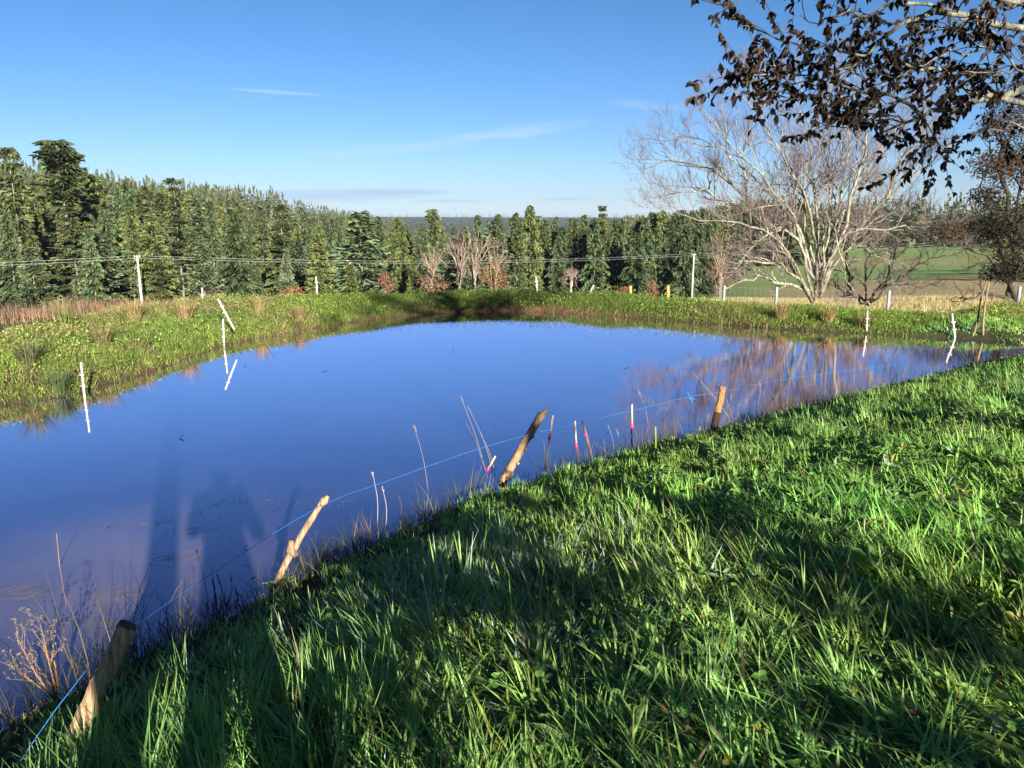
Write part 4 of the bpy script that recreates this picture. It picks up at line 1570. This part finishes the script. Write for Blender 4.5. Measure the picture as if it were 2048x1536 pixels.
tw_px = [(25, 1545, .55), (140, 1395, .12)]
dS = stake_pts[0][2]
pts = [at(25, 1545, dS - .1), at(130, 1395, dS - .02), on_stake(0, .93), at(420, 1150, (dS + stake_pts[1][2]) / 2), on_stake(1, .95), at(780, 960, (stake_pts[1][2] * .6 + stake_pts[2][2] * .4)),
       at(950, 900, stake_pts[1][2] * .25 + stake_pts[2][2] * .75), on_stake(2, .74), at(1150, 848, stake_pts[2][2] * .7 + stake_pts[3][2] * .3), at(1290, 815, stake_pts[2][2] * .35 + stake_pts[3][2] * .65),
       at(1375, 794, stake_pts[3][2] - .4), on_stake(3, .9), at(1560, 760, 11.5), at(1700, 741, 12.6), at(1905, 714, 14.6), at(2080, 697, 16.2)]
mb = MB()
tube(mb, bez(np.array(pts), 150) - pts[0], .0016, 5)
tw_o = mb.build("blue_twine", M_twine, smooth_shade=True)
tw_o.location = [float(v) for v in pts[0]]
tag(tw_o, "bright blue twine strung from stake to stake along the near bank", "twine")
k0 = at(1378, 794, stake_pts[3][2] - .4)
for off in ((.05, 0, -.09), (-.03, 0, .06), (.03, 0, -.05), (.07, 0, -.03)):
    sub(tw_o, "knot_tail", [k0, k0 + np.array(off) * .5 + (.01, 0, 0), k0 + np.array(off)], .005, 5, M_twine)

# ------------------------------------------------------------------ grass and low plants
def scatter(n_, x0, x1, y0, y1, g):
    return g.uniform(x0, x1, n_), g.uniform(y0, y1, n_)


def in_view(x, y, pad=1.12):
    return (y > .6) & (np.abs(x) < .70 * pad * (y * .98 + .6) + .3)


g = np.random.default_rng(211)
rng = np.random.default_rng(212)
mb = MB()
# tufts, thinning out with distance
tx, ty = scatter(210000, -4.5, 15.5, .6, 21, g)
r_ = np.hypot(tx, ty)
s_, w_ = shore(tx, ty)
ok = (s_ > -.02) & (w_ > .5) & in_view(tx, ty) & (r_ > 1.0)
dens = np.interp(r_, [1, 3.5, 6, 10, 15, 22], [135, 112, 92, 76, 52, 30])      # tufts per square metre
full = 210000 / (20 * 20.4)
ok &= g.random(len(tx)) < dens / full
tx, ty, r_, s_ = tx[ok], ty[ok], r_[ok], s_[ok]
per = 20
N = len(tx) * per
T_ = np.repeat(np.arange(len(tx)), per)
lod = np.interp(r_, [1, 4, 8, 14, 22], [1.0, 1.1, 1.5, 2.2, 3.0])
spread_ = (.030 * lod)[T_]
X = tx[T_] + g.normal(0, 1, N) * spread_
Y = ty[T_] + g.normal(0, 1, N) * spread_
sX, _ = shore(X, Y)
keep = sX > -.06
ANTI = math.atan2(-SUN[1], -SUN[0])
tuft_az = ANTI + g.normal(0, .95, len(tx)) + .8 * wob(tx, ty, 1.4, 7)
tuft_len = g.uniform(.05, .18, len(tx)) * np.where(g.random(len(tx)) < .12, 1.35, 1) * (1 + .35 * wob(tx, ty, 1.0, 11)) * (1 + .15 * (s_ < 2.8)) * np.interp(s_, [0, .5, 1.1], [.5, .65, 1]) * np.interp(r_, [1, 6, 14], [1.35, .9, .72])
flat_ = np.clip(.95 + .45 * wob(tx, ty, 1.2, 14), .05, 1.1) * np.where(s_ < 2.2, .5, 1) * np.interp(r_, [2, 5], [1.25, 1.0])
az = tuft_az[T_] + g.normal(0, .6, N)
L = tuft_len[T_] * g.uniform(.55, 1.35, N)
W = np.clip(.0078 * lod[T_] * np.interp(r_, [1, 4, 7], [1.45, 1.3, 1.0])[T_], 0, .022) * g.uniform(.5, 1.5, N)
lean = np.abs(g.normal(.0, .3, N)) + flat_[T_] * g.uniform(.25, 1.1, N)
curl = g.uniform(.0, .9, N)
cbase = np.array([.21, .37, .085])
tc_ = cbase[None, :] * g.uniform(.65, 1.4, (len(tx), 1)) * np.stack([1 + .16 * wob(tx, ty, 1.7, 18), 1 + .06 * wob(tx, ty, 2.0, 20), 1 + .2 * wob(tx, ty, 1.3, 22)], 1)
C = tc_[T_] * g.uniform(.7, 1.35, (N, 1))
yl = g.random(N)
C[yl < .07] = np.array([.24, .29, .05]) * g.uniform(.7, 1.2, ((yl < .07).sum(), 1))
st = yl > .955
C[st] = np.array([.27, .21, .11]) * g.uniform(.35, 1.2, (st.sum(), 1))
# hoar frost lingers on the blades of the hollow that the sun has not reached
fp = hit(860, 1190)
fm = np.exp(-((X - fp[0]) ** 2 + (Y - fp[1]) ** 2) / 1.1 ** 2)
fr = g.random(N) < .36 * fm
C[fr] = C[fr] * .35 + np.array([.30, .38, .36])
C = np.clip(C, .006, .6)
Z = ground(X, Y) - .015
k_ = keep
blades(mb, np.stack([X, Y, Z], 1)[k_], L[k_], W[k_], az[k_], lean[k_], curl[k_], C[k_], S=4)
tag(mb.build("grass", M_grass), "lush green grass over the near bank, long blades flattened in tufts", "grass", kind='stuff')
print("near grass blades", k_.sum())

# clover, buttercup and dock leaves low in the grass
mb = MB()
tx, ty = scatter(60000, -4, 14, .8, 18, g)
s_, w_ = shore(tx, ty)
ok = (s_ > .7) & (w_ > .5) & in_view(tx, ty) & (np.hypot(tx, ty) > 1.1)
ok &= g.random(len(tx)) < np.clip(.16 + .26 * wob(tx, ty, 1.1, 30), .03, 1) * np.interp(np.hypot(tx, ty), [1, 4, 14], [1, .8, .35])
tx, ty = tx[ok], ty[ok]
n_ = len(tx)
z = ground(tx, ty) + g.uniform(.03, .13, n_)
size = g.uniform(.015, .040, n_)
a0 = g.uniform(0, 6.28, n_)
c = np.array([.15, .29, .055])[None, :] * g.uniform(.6, 1.4, (n_, 1))
c[g.random(n_) < .06] = (.26, .22, .03)
for k in range(3):
    leaves(mb, np.stack([tx, ty, z], 1), a0 + k * 2.09 + g.normal(0, .2, n_), g.uniform(-.3, .5, n_), g.uniform(-.5, .5, n_), size, size * .95, c, fold=.1)
# larger pointed leaves of dock, plantain and dandelion among them
tx, ty = scatter(5200, -4, 13, .8, 15, g)
s_, w_ = shore(tx, ty)
ok = (s_ > .8) & (w_ > .5) & in_view(tx, ty) & (np.hypot(tx, ty) > 1.2)
tx, ty = tx[ok], ty[ok]
n_ = len(tx)
a0 = g.uniform(0, 6.28, n_)
ln = g.uniform(.045, .11, n_)
c = np.array([.17, .30, .08])[None, :] * g.uniform(.55, 1.35, (n_, 1))
c[g.random(n_) < .12] = (.26, .36, .20)
c[g.random(n_) < .05] = (.30, .27, .07)
for k in range(4):
    leaves(mb, np.stack([tx, ty, ground(tx, ty) + .03], 1), a0 + k * 1.57 + g.normal(0, .35, n_), g.uniform(.25, 1.1, n_), g.uniform(-.4, .4, n_), ln * g.uniform(.7, 1.2, n_), ln * g.uniform(.3, .5, n_), c, fold=.15, curl=.25)
tag(mb.build("clover", M_leaf), "clover and buttercup leaves scattered through the near grass", "clover", kind='stuff')
print("clover", n_)

# broad-leaved dock plants
for i, (px, py, nl, ln, lab) in enumerate((
        (700, 1500, 7, .17, "thistle-like rosette with pale lobed leaves at the photo's bottom, left of the sunny patch"),
        (1170, 1200, 6, .15, "dock with upright pointed leaves beside the narrow sunlit strip of grass"),
        (1000, 1250, 6, .13, "dark dock rosette deep in the shaded grass"),
        (1310, 1400, 7, .14, "lush lobed buttercup plant in the sunny grass near the photo's bottom"),
        (1130, 1500, 6, .12, "round-leaved plant at the photo's bottom below the buttercup"),
        (560, 1180, 8, .12, "sunlit leafy plant at the foot of the thin crooked stake"),
        (1740, 1150, 5, .16, "broad-leaved dock lying flat in the shaded grass"),
        (1480, 1000, 5, .13, "dock with pale leaves alone in the sunny grass"),
        (1620, 1010, 5, .12, "small pale dock halfway up the sunny grass"),
        (840, 1235, 6, .15, "dock with long narrow leaves at the edge of the dark bank"))):
    p_ = hit(px, py)
    mb = MB()
    a0 = g.uniform(0, 6.28, nl)
    leaves(mb, np.stack([g.normal(0, .012, nl), g.normal(0, .012, nl), np.full(nl, .03)], 1), a0, g.uniform(.35, 1.15, nl), g.uniform(-.3, .3, nl), ln * g.uniform(.7, 1.2, nl), ln * .36 * g.uniform(.8, 1.2, nl),
           np.array([.16, .28, .075])[None, :] * g.uniform(.75, 1.35, (nl, 1)), fold=.2, curl=.22)
    o = mb.build("dock_plant", M_leaf)
    o.location = (p_[0], p_[1], gz(p_[0], p_[1]))
    tag(o, lab, "dock", "broad-leaved plants in the grass")

# fallen leaves
spots = [((1612, 1438), "large curled tan leaf fallen by the long flattened grass"), ((1545, 1380), "crumpled brown leaf fallen just above the large tan one"), ((1610, 1362), "narrow reddish leaf lying on green blades"),
         ((1845, 1475), "brown leaf half sunk in grass near the photo's lower corner"), ((1775, 935), "pale brown leaf in the sunny grass far up the slope"), ((2025, 950), "tan leaf at the photo's edge in sunny grass"),
         ((1965, 1085), "long reddish-brown leaf in the sunny grass above the dark shadow"), ((1435, 1150), "small orange leaf at the edge of the shade"), ((1195, 1125), "dull brown leaf by the tall dock"),
         ((1330, 1468), "bright yellow-orange leaf near the photo's bottom"), ((1095, 1075), "yellow leaf in the sunny grass above the dark bank"), ((235, 1435), "yellow leaf beside the board-like stake"), ((575, 1265), "bright yellow leaf on the sunlit strip"),
         ((1560, 1305), "brown-grey leaf standing on edge by the tall tuft"), ((1040, 1400), "olive-brown leaf beside clover near the photo's bottom")]
for i, ((px, py), lab) in enumerate(spots):
    p_ = hit(px, py)
    mb = MB()
    yl_ = 'yellow' in lab
    col = (.36, .25, .02) if yl_ else random.choice([(.13, .085, .045), (.17, .115, .06), (.10, .055, .035)])
    ln = .04 if yl_ else random.uniform(.05, .07)
    leaves(mb, np.array([[0, 0, 0.0]]), np.array([random.uniform(0, 6.28)]), np.array([random.uniform(-.2, .4)]), np.array([random.uniform(-.5, .5)]), np.array([ln]), np.array([ln * .62]), np.array([col]), fold=.16, curl=.12)
    o = mb.build("fallen_leaf", M_deadleaf)
    o.location = (p_[0], p_[1], gz(p_[0], p_[1]) + .075)
    tag(o, lab, "leaf", "fallen leaves in the grass")

# ---- far and left banks: leafy cover and dry tussocks
g = np.random.default_rng(311)
mb = MB()
tx, ty = scatter(190000, -17, 20, 6, 28, g)
s_, w_ = shore(tx, ty)
leftw = smooth(-3.0, -6.5, tx)
ok = (s_ > .02) & (s_ < 2.6 + 1.0 * leftw) & (w_ < .5) & in_view(tx, ty, 1.2)
tx, ty, s_, leftw = tx[ok], ty[ok], s_[ok], leftw[ok]
n_ = len(tx)
mid = np.exp(-((tx - .2) / 4.2) ** 2)
dry = np.clip(.10 + .40 * wob(tx, ty, .9, 33) + .5 * (s_ > 1.6) * leftw - .15 * mid, .03, .85)
per = 9
N = n_ * per
T_ = np.repeat(np.arange(n_), per)
X = tx[T_] + g.normal(0, .07, N)
Y = ty[T_] + g.normal(0, .07, N)
isdry = g.random(n_) < dry
L = (np.where(isdry, g.uniform(.12, .28, n_), g.uniform(.07, .18, n_)) * (1 + .3 * wob(tx, ty, 1.3, 35)))[T_] * g.uniform(.6, 1.2, N)
W = g.uniform(.008, .017, N)
az = (math.atan2(SUN[1], SUN[0]) + g.normal(0, 1.1, n_))[T_] + g.normal(0, .7, N)
# near the water the blades hang over it
lean = np.abs(g.normal(0, .35, N)) + np.where(isdry, .5, .2)[T_]
curl = g.uniform(.3, 1.5, N)
greenc = np.array([.22, .32, .07])[None, :] * (1 - mid[:, None] * .35) + np.array([.03, .0, 0])[None, :] * np.clip(wob(tx, ty, .8, 37), 0, 1)[:, None]
dryc = np.array([.52, .41, .21])
cc = np.where(isdry[:, None], dryc[None, :] * g.uniform(.6, 1.15, (n_, 1)), greenc * g.uniform(.65, 1.45, (n_, 1)))
C = np.clip(cc[T_] * g.uniform(.7, 1.3, (N, 1)), .005, .7)
Z = ground(X, Y) - .02
sX, _ = shore(X, Y)
k_ = sX > -.05
blades(mb, np.stack([X, Y, Z], 1)[k_], L[k_], W[k_], az[k_], lean[k_], curl[k_], C[k_], S=3)
tag(mb.build("bank_grass", M_grass), "tangled green and straw-coloured grass along the far banks and the dam", "grass", kind='stuff')
print("bank blades", k_.sum())

mb = MB()
tx, ty = scatter(260000, -17, 20, 6, 27, g)
s_, w_ = shore(tx, ty)
leftw = smooth(-2.5, -6.0, tx)
ok = (s_ > .05) & (s_ < 1.6 + 1.8 * leftw) & (w_ < .5) & in_view(tx, ty, 1.2)
ok &= g.random(len(tx)) < np.clip(.38 + .6 * wob(tx, ty, 1.1, 41), .06, 1)
tx, ty, s_, leftw = tx[ok], ty[ok], s_[ok], leftw[ok]
n_ = len(tx)
z = ground(tx, ty) + g.uniform(.02, .22, n_) * np.where(leftw > .5, .8, 1.2)
size = g.uniform(.02, .058, n_)
c = np.array([.25, .345, .07])[None, :] * g.uniform(.55, 1.5, (n_, 1))
yy = g.random(n_)
c[yy < .10] = np.array([.32, .29, .05]) * g.uniform(.7, 1.2, ((yy < .10).sum(), 1))
c[yy > .95] = np.array([.16, .05, .03])
leaves(mb, np.stack([tx, ty, z], 1), math.atan2(SUN[1], SUN[0]) + g.normal(0, 1.0, n_), g.uniform(-1.1, .1, n_), g.uniform(-.8, .8, n_), size, size * .7, c, fold=.15)
tag(mb.build("bank_leaves", M_leaf), "low yellow-green leafy plants covering the far banks", "ground cover", kind='stuff')
print("bank leaves", n_)

# dry grass of the field behind the fence
mb = MB()
tx, ty = scatter(110000, 3, 62, 20, 92, g)
s_, w_ = shore(tx, ty)
ok = (s_ > 1.6) & in_view(tx, ty, 1.1) & (w_ < .5) & (np.arctan2(tx, ty) > .26 + .12 * wob(tx, ty, .3, 8)) & (np.hypot(tx, ty) < 90)
tx, ty = tx[ok], ty[ok]
n_ = len(tx)
fr_ = np.interp(np.hypot(tx, ty), [20, 90], [1, 2.6])
c = np.where(g.random((n_, 1)) < .85, np.array([[.42, .33, .16]]), np.array([[.16, .20, .05]])) * g.uniform(.6, 1.2, (n_, 1))
blades(mb, np.stack([tx, ty, ground(tx, ty) - .02], 1), g.uniform(.15, .45, n_), g.uniform(.012, .03, n_) * fr_, g.uniform(0, 6.28, n_), g.uniform(0, .6, n_), g.uniform(.1, 1.0, n_), c, S=2)
tag(mb.build("field_grass", M_dry), "dry straw-coloured grass of the field behind the fence", "grass", kind='stuff')


# ---- tussocks, rushes and dry stems one can count
def tussock(p_, n_, L, spread_, col, name, label, cat, group, width=.007, lean=.5, curl=1.0, mat=None):
    mb = MB()
    a_ = g.uniform(0, 6.28, n_)
    rr = g.uniform(0, spread_, n_)
    P = np.stack([rr * np.cos(a_), rr * np.sin(a_), np.full(n_, -.03)], 1)
    c = np.array(col)[None, :] * g.uniform(.6, 1.35, (n_, 1))
    blades(mb, P, L * g.uniform(.5, 1.15, n_), width * g.uniform(.6, 1.4, n_), a_ + g.normal(0, .5, n_), g.uniform(.05, lean, n_), g.uniform(.2, curl, n_), c, S=4)
    o = mb.build(name, mat or M_dry)
    o.location = (p_[0], p_[1], gz(p_[0], p_[1]) if p_[2] > -5 else p_[2])
    tag(o, label, cat, group)
    return o


TG = "grass tussocks on the far banks"
for (px, py, n_, L, col, lab) in (
        (120, 785, 260, .42, (.09, .13, .05), "green rush tussock at the water's edge beside the white post in the water"),
        (205, 690, 150, .5, (.20, .17, .07), "flattened dry tussock in the middle of the leafy bank"),
        (60, 730, 160, .55, (.12, .13, .06), "dark tussock of long blades low on the leafy bank"),
        (270, 640, 160, .6, (.28, .21, .09), "tall straw tussock on the dam's top under the slim utility pole"),
        (370, 640, 160, .6, (.27, .20, .09), "straw tussock on the dam between utility pole and leaning white post"),
        (130, 650, 130, .6, (.17, .19, .06), "tall green tussock on the dam's top under the tallest fir"),
        (25, 655, 120, .6, (.26, .20, .09), "straw tussock on the dam's top by the photo's edge"),
        (520, 622, 120, .5, (.30, .22, .10), "pale dry tussock on the dam past the leaning white post"),
        (600, 640, 140, .45, (.26, .19, .09), "drooping dry tussock above the water before the single white post"),
        (1560, 640, 220, .55, (.31, .23, .10), "large straw tussock drooping to the water below the pale tree"),
        (1655, 645, 200, .5, (.30, .22, .09), "second straw tussock drooping to the water nearer the upright white post"),
        (1725, 655, 160, .5, (.24, .19, .07), "spiky tussock around the upright white post"),
        (1680, 612, 140, .8, (.30, .22, .11), "tall dry grass clump under the big pale tree's drooping bough"),
        (1620, 605, 120, .8, (.27, .20, .10), "tall dry grass clump at the foot of the big pale tree"),
        (1755, 618, 110, .6, (.28, .21, .10), "dry grass clump beside the grey fence post")):
    tussock(hit(px, py), n_, L, .12, col, "tussock", lab, "tussock", TG, width=.012)

for (px, py, n_, L, lab) in ((1095, 930, 60, .30, "dark sedge tuft at the near water's edge beside the slanting pink-taped peg"), (1205, 905, 70, .26, "dark sedge tuft at the near water's edge between the last two pegs"),
                             (1340, 872, 60, .24, "dark sedge tuft before the short orange-brown stake, beside the green cane"), (1490, 838, 70, .22, "dark sedge tuft just past the short orange-brown stake"),
                             (925, 1000, 60, .26, "dark sedge tuft at the near water's edge before the stout stake"), (850, 1035, 60, .26, "dark sedge tuft at the near water's edge past the withered stem"),
                             (735, 1092, 70, .26, "dark sedge tuft at the foot of the willowherb stems"), (640, 1130, 60, .24, "dark sedge tuft at the near water's edge past the thin crooked stake"),
                             (440, 1225, 80, .26, "dark sedge tuft around the plantain heads"), (1600, 812, 60, .2, "small dark sedge tuft at the grass edge below the pale tree's reflection")):
    tussock(hit(px, py), n_, L * 1.45, .10, (.075, .085, .035) if n_ < 70 else (.12, .095, .05), "sedge_tuft", lab, "sedge", "sedge tufts along the near water's edge", width=.005, lean=.8, curl=1.8)

# dry stems at the near water's edge
def reed(px0, py0, px1, py1, lab, r=.0022, head=True, col=(.42, .30, .17), dd=0.0, sway=.02):
    d = hit(px0, py0)[1] + dd
    b, t = at(px0, py0, d), at(px1, py1, d)
    mid_ = (b + t) / 2 + np.array([sway, 0, 0])
    mb = MB()
    pts = bez(np.array([b, mid_, t]), 8) - b
    tube(mb, pts, np.linspace(r, r * .6, 8), 4, col)
    o = mb.build("dry_reed", M_dry)
    o.location = [float(v) for v in b]
    tag(o, lab, "reed", "dry stems at the water's edge")
    if head:
        mb = MB()
        n_ = 16
        u = (pts[-1] - pts[-2]) / np.linalg.norm(pts[-1] - pts[-2])
        P = pts[-1][None, :] - u[None, :] * g.uniform(0, .07, (n_, 1))
        leaves(mb, P, g.uniform(0, 6.28, n_), g.uniform(.6, 1.4, n_), g.uniform(-1, 1, n_), g.uniform(.012, .028, n_), np.full(n_, .005), np.array(col)[None, :] * g.uniform(.7, 1.3, (n_, 1)))
        mb.build("seed_head", M_dry, o)
    return o


reed(857, 985, 828, 852, "tall straw stem with slim head standing alone past the thin crooked stake")
reed(975, 955, 922, 795, "tallest straw stem of the leaning bunch beside the stout stake")
reed(985, 940, 935, 812, "straw stem second highest in the leaning bunch beside the stout stake", sway=.03)
reed(990, 945, 960, 865, "shorter straw stem of the leaning bunch beside the stout stake", head=False)
reed(965, 925, 932, 845, "thinnest straw stem in the leaning bunch, apart from the stout stake", head=False, r=.0016)
reed(1297, 850, 1276, 780, "straw stem with slim head above the last pink-taped peg")
reed(1460, 838, 1384, 742, "long straw stem slanting across the short orange-brown stake", r=.003, head=False)
reed(1470, 850, 1436, 765, "straw stem arching behind the short orange-brown stake", head=False)
reed(1560, 825, 1540, 780, "short straw stem at the grass edge past the short orange-brown stake", head=False)
reed(1515, 812, 1520, 765, "stem with a feathery pale tip past the short orange-brown stake")
reed(1640, 790, 1632, 720, "thin dark stem before the tree's reflection, the tallest there", col=(.10, .08, .06), head=False)
reed(1700, 776, 1692, 715, "dark branching stem before the tree's reflection", col=(.09, .07, .05))
reed(1090, 905, 1075, 850, "thin green-grey stem between the stout stake and the slanting peg", col=(.2, .2, .1))
reed(1228, 905, 1216, 852, "grey stem with fluffy seed clusters between upright pegs", col=(.35, .3, .26))
reed(1240, 905, 1232, 858, "second grey stem with fluffy seed clusters between upright pegs", col=(.35, .3, .26))
reed(755, 1050, 745, 945, "willowherb stem with feathery pale seed head, the taller of two by the twine", r=.004, col=(.42, .34, .28))
reed(772, 1055, 764, 972, "willowherb stem with feathery pale seed head, the lower of two by the twine", r=.004, col=(.42, .34, .28))
reed(800, 1035, 796, 990, "dark withered stem with drooping leaves past the willowherb", r=.005, col=(.10, .07, .06))
reed(918, 1048, 932, 1010, "bright green reed leaf pair at the grass edge before the stout stake", r=.005, head=False, col=(.30, .34, .10))
for i, (x0, y0, x1, y1, lab) in enumerate(((425, 1200, 424, 1160, "tallest dark plantain head by the board-like stake's twine"), (440, 1200, 434, 1150, "dark plantain head leaning inward, third of its clump"), (455, 1195, 461, 1148, "dark plantain head furthest towards the thin crooked stake"),
                                          (415, 1205, 392, 1102, "long dark plantain stem bending out over the water"), (380, 1240, 376, 1174, "dark plantain head nearest the board-like stake"), (470, 1190, 468, 1176, "short dark plantain head at the clump's edge"))):
    reed(x0, y0 + 20, x1, y1, lab, r=.0028, col=(.05, .04, .035))
d = onz(115, 1140, 0)[1]
st_ = stick("twig", onz(118, 1130) - np.array([0, 0, .1]), at(113, 1067, d), .004, .002, M_dry, "thin twig poking up out of the open water near the murky patch", "twig", n_=5, col=(.3, .2, .13))

# the dry branching weed at the water's edge, lower left
p_ = hit(118, 1400)
g2 = np.random.default_rng(404)
MINR = .0011
ch = []
for (px, py) in ((75, 1232), (30, 1265), (100, 1250), (20, 1330), (60, 1290), (110, 1300), (45, 1345)):
    t = at(px, py, p_[1] + g2.uniform(-.12, .12)) - p_
    pts = bez(np.array([(0, 0, -.03), t * .4 + g2.normal(0, .012, 3), t * .75 + g2.normal(0, .012, 3), t]), 9)
    rad = np.linspace(.0055, .0014, 9)
    ch.append((pts, rad, 0))
    branch_off(ch, pts, rad, .26, 1, 3, g2, 6, .6, .25, (6, 3, 2), .5, .12, .3)
o = empty("dry_weed", p_)
tag(o, "dry tan branching weed with small seed capsules at the water's edge beside the board-like stake", "weed")
mb = MB()
cap_ = []
for pts, rad, lvl in ch:
    tube(mb, pts, rad, 5, np.array([.30, .17, .075]) if lvl == 0 else np.array([.24, .18, .14]))
    if lvl:
        cap_.append(pts[-1])
mb.build("stem", M_dry, o)
cap_ = np.array(cap_)
cap_ = np.repeat(cap_, 3, axis=0) + g2.normal(0, .004, (len(cap_) * 3, 3))
mb = MB()
n_ = len(cap_)
leaves(mb, cap_, g2.uniform(0, 6.28, n_), g2.uniform(-.3, 1.4, n_), g2.uniform(-1, 1, n_), np.full(n_, .014), np.full(n_, .009), np.array([.20, .155, .11])[None, :] * g2.uniform(.7, 1.2, (n_, 1)))
mb.build("seed_capsules", M_dry, o)

# dark withered fringe along the near water's edge
mb = MB()
nn = np.array(near_line[2:-3])
tt = g.uniform(0, len(nn) - 1.001, 3200)
i_ = tt.astype(int)
P = nn[i_] + (nn[i_ + 1] - nn[i_]) * (tt - i_)[:, None] + g.normal(0, .13, (3200, 2))
n_ = len(P)
c = np.where(g.random((n_, 1)) < .6, np.array([[.045, .05, .02]]), np.array([[.16, .12, .06]])) * g.uniform(.5, 1.4, (n_, 1))
blades(mb, np.stack([P[:, 0], P[:, 1], np.maximum(ground(P[:, 0], P[:, 1]), -.02)], 1), g.uniform(.06, .22, n_) * (1 + .8 * wob(P[:, 0], P[:, 1], 2.6, 3)) * np.where(g.random(n_) < .14, 2.4, 1.3), g.uniform(.003, .007, n_), g.uniform(0, 6.28, n_), g.uniform(0, .7, n_), g.uniform(.2, 2.0, n_), c, S=4)
tag(mb.build("shore_weeds", M_dry), "withered weeds and sedge blades fringing the near water's edge", "weeds", kind='stuff')

# bits floating on the pond
for i, (px, py, lab) in enumerate(((903, 701, "small dark leaf floating in mid-pond, farthest of the floating bits"), (486, 731, "dark floating sliver near the white post's reflection"), (358, 874, "dark floating sliver in the calm water past the thin crooked stake"), (1248, 738, "dark floating leaf towards the tree's reflection"),
                                   (645, 745, "tiny dark floating leaf below the dam's reflection"), (488, 1093, "curled dark leaf floating beside the twine"), (500, 1160, "pale-edged leaf floating near the plantain heads"), (212, 1056, "brown leaf floating near the murky patch"))):
    q = onz(px, py, .006)
    mb = MB()
    leaves(mb, np.array([[0, 0, 0.0]]), np.array([random.uniform(-.5, .5)]), np.array([.12]), np.array([.2]), np.array([.09 if py < 900 else .05]), np.array([.04 if py < 900 else .022]), np.array([[.05, .035, .025]]), fold=.2, curl=-.15)
    o = mb.build("floating_leaf", M_deadleaf)
    o.location = [float(v) for v in q]
    tag(o, lab, "leaf", "leaves floating on the pond")

# ------------------------------------------------------------------ the air
bpy.ops.mesh.primitive_cube_add(size=1.0)
hz = bpy.context.object
hz.name = "haze"
hz.data.name = "haze"
hz.scale = (14100, 9420, 150)
hz.location = (0, 4350, 9)
m, n, l, p = new_mat("haze")
for q in list(n):
    if q.type == 'BSDF_PRINCIPLED':
        n.remove(q)
pv = n.new("ShaderNodeVolumePrincipled")
pv.inputs['Color'].default_value = (0.62, 0.80, 1.0, 1)
pv.inputs['Density'].default_value = 0.00007
pv.inputs['Anisotropy'].default_value = 0.0
l.new(pv.outputs[0], n["Material Output"].inputs['Volume'])
hz.data.materials.append(m)
tag(hz, "thin blue haze over the far woods", "haze", kind='stuff')

# flecks and strands of weed drifting on the near water
g = np.random.default_rng(515)
mb = MB()
n_ = 520
t_ = g.uniform(0, 1, n_)
Q = np.array([onz(230 + 480 * a + g.normal(0, 6), 1040 - 50 * a + 14 * math.sin(a * 9) + g.normal(0, 5), .004) for a in t_])
leaves(mb, Q, g.uniform(0, 6.28, n_), g.normal(0, .06, n_), g.normal(0, .1, n_), g.uniform(.006, .022, n_), g.uniform(.003, .008, n_), np.array([.20, .21, .20])[None, :] * g.uniform(.4, 1.6, (n_, 1)), fold=.05)
n_ = 260
Q = np.array([onz(g.uniform(0, 640), g.uniform(960, 1240), .004) for _ in range(n_)])
leaves(mb, Q, g.uniform(0, 6.28, n_), g.normal(0, .06, n_), g.normal(0, .1, n_), g.uniform(.008, .03, n_), g.uniform(.003, .007, n_), np.array([.15, .14, .11])[None, :] * g.uniform(.3, 1.5, (n_, 1)), fold=.05)
n_ = 300
Q = np.array([onz(g.uniform(560, 1700), g.uniform(650, 900), .004) for _ in range(n_)])
leaves(mb, Q, g.uniform(0, 6.28, n_), g.normal(0, .06, n_), g.normal(0, .1, n_), g.uniform(.015, .05, n_), g.uniform(.006, .014, n_), np.array([.06, .055, .045])[None, :] * g.uniform(.3, 1.5, (n_, 1)), fold=.05)
tag(mb.build("floating_weed", M_dry), "pale flecks of weed drifting in a line over the near water", "weed", kind='stuff')
mb = MB()
for (px, py, k) in ((30, 1190, 46), (205, 1195, 26), (330, 1120, 22), (150, 1250, 22), (380, 1060, 16)):
    c_ = onz(px, py, .002)
    P = c_[None, :] + np.stack([g.normal(0, .10, k), g.normal(0, .06, k), np.zeros(k)], 1)
    blades(mb, P, g.uniform(.10, .32, k), g.uniform(.002, .004, k), g.normal(.5, .35, k), np.full(k, 1.52), g.normal(.04, .03, k), np.array([.34, .30, .24])[None, :] * g.uniform(.5, 1.2, (k, 1)), S=4)
tag(mb.build("drowned_grass", M_dry), "bleached strands of drowned grass lying in the murky shallows", "grass", kind='stuff')
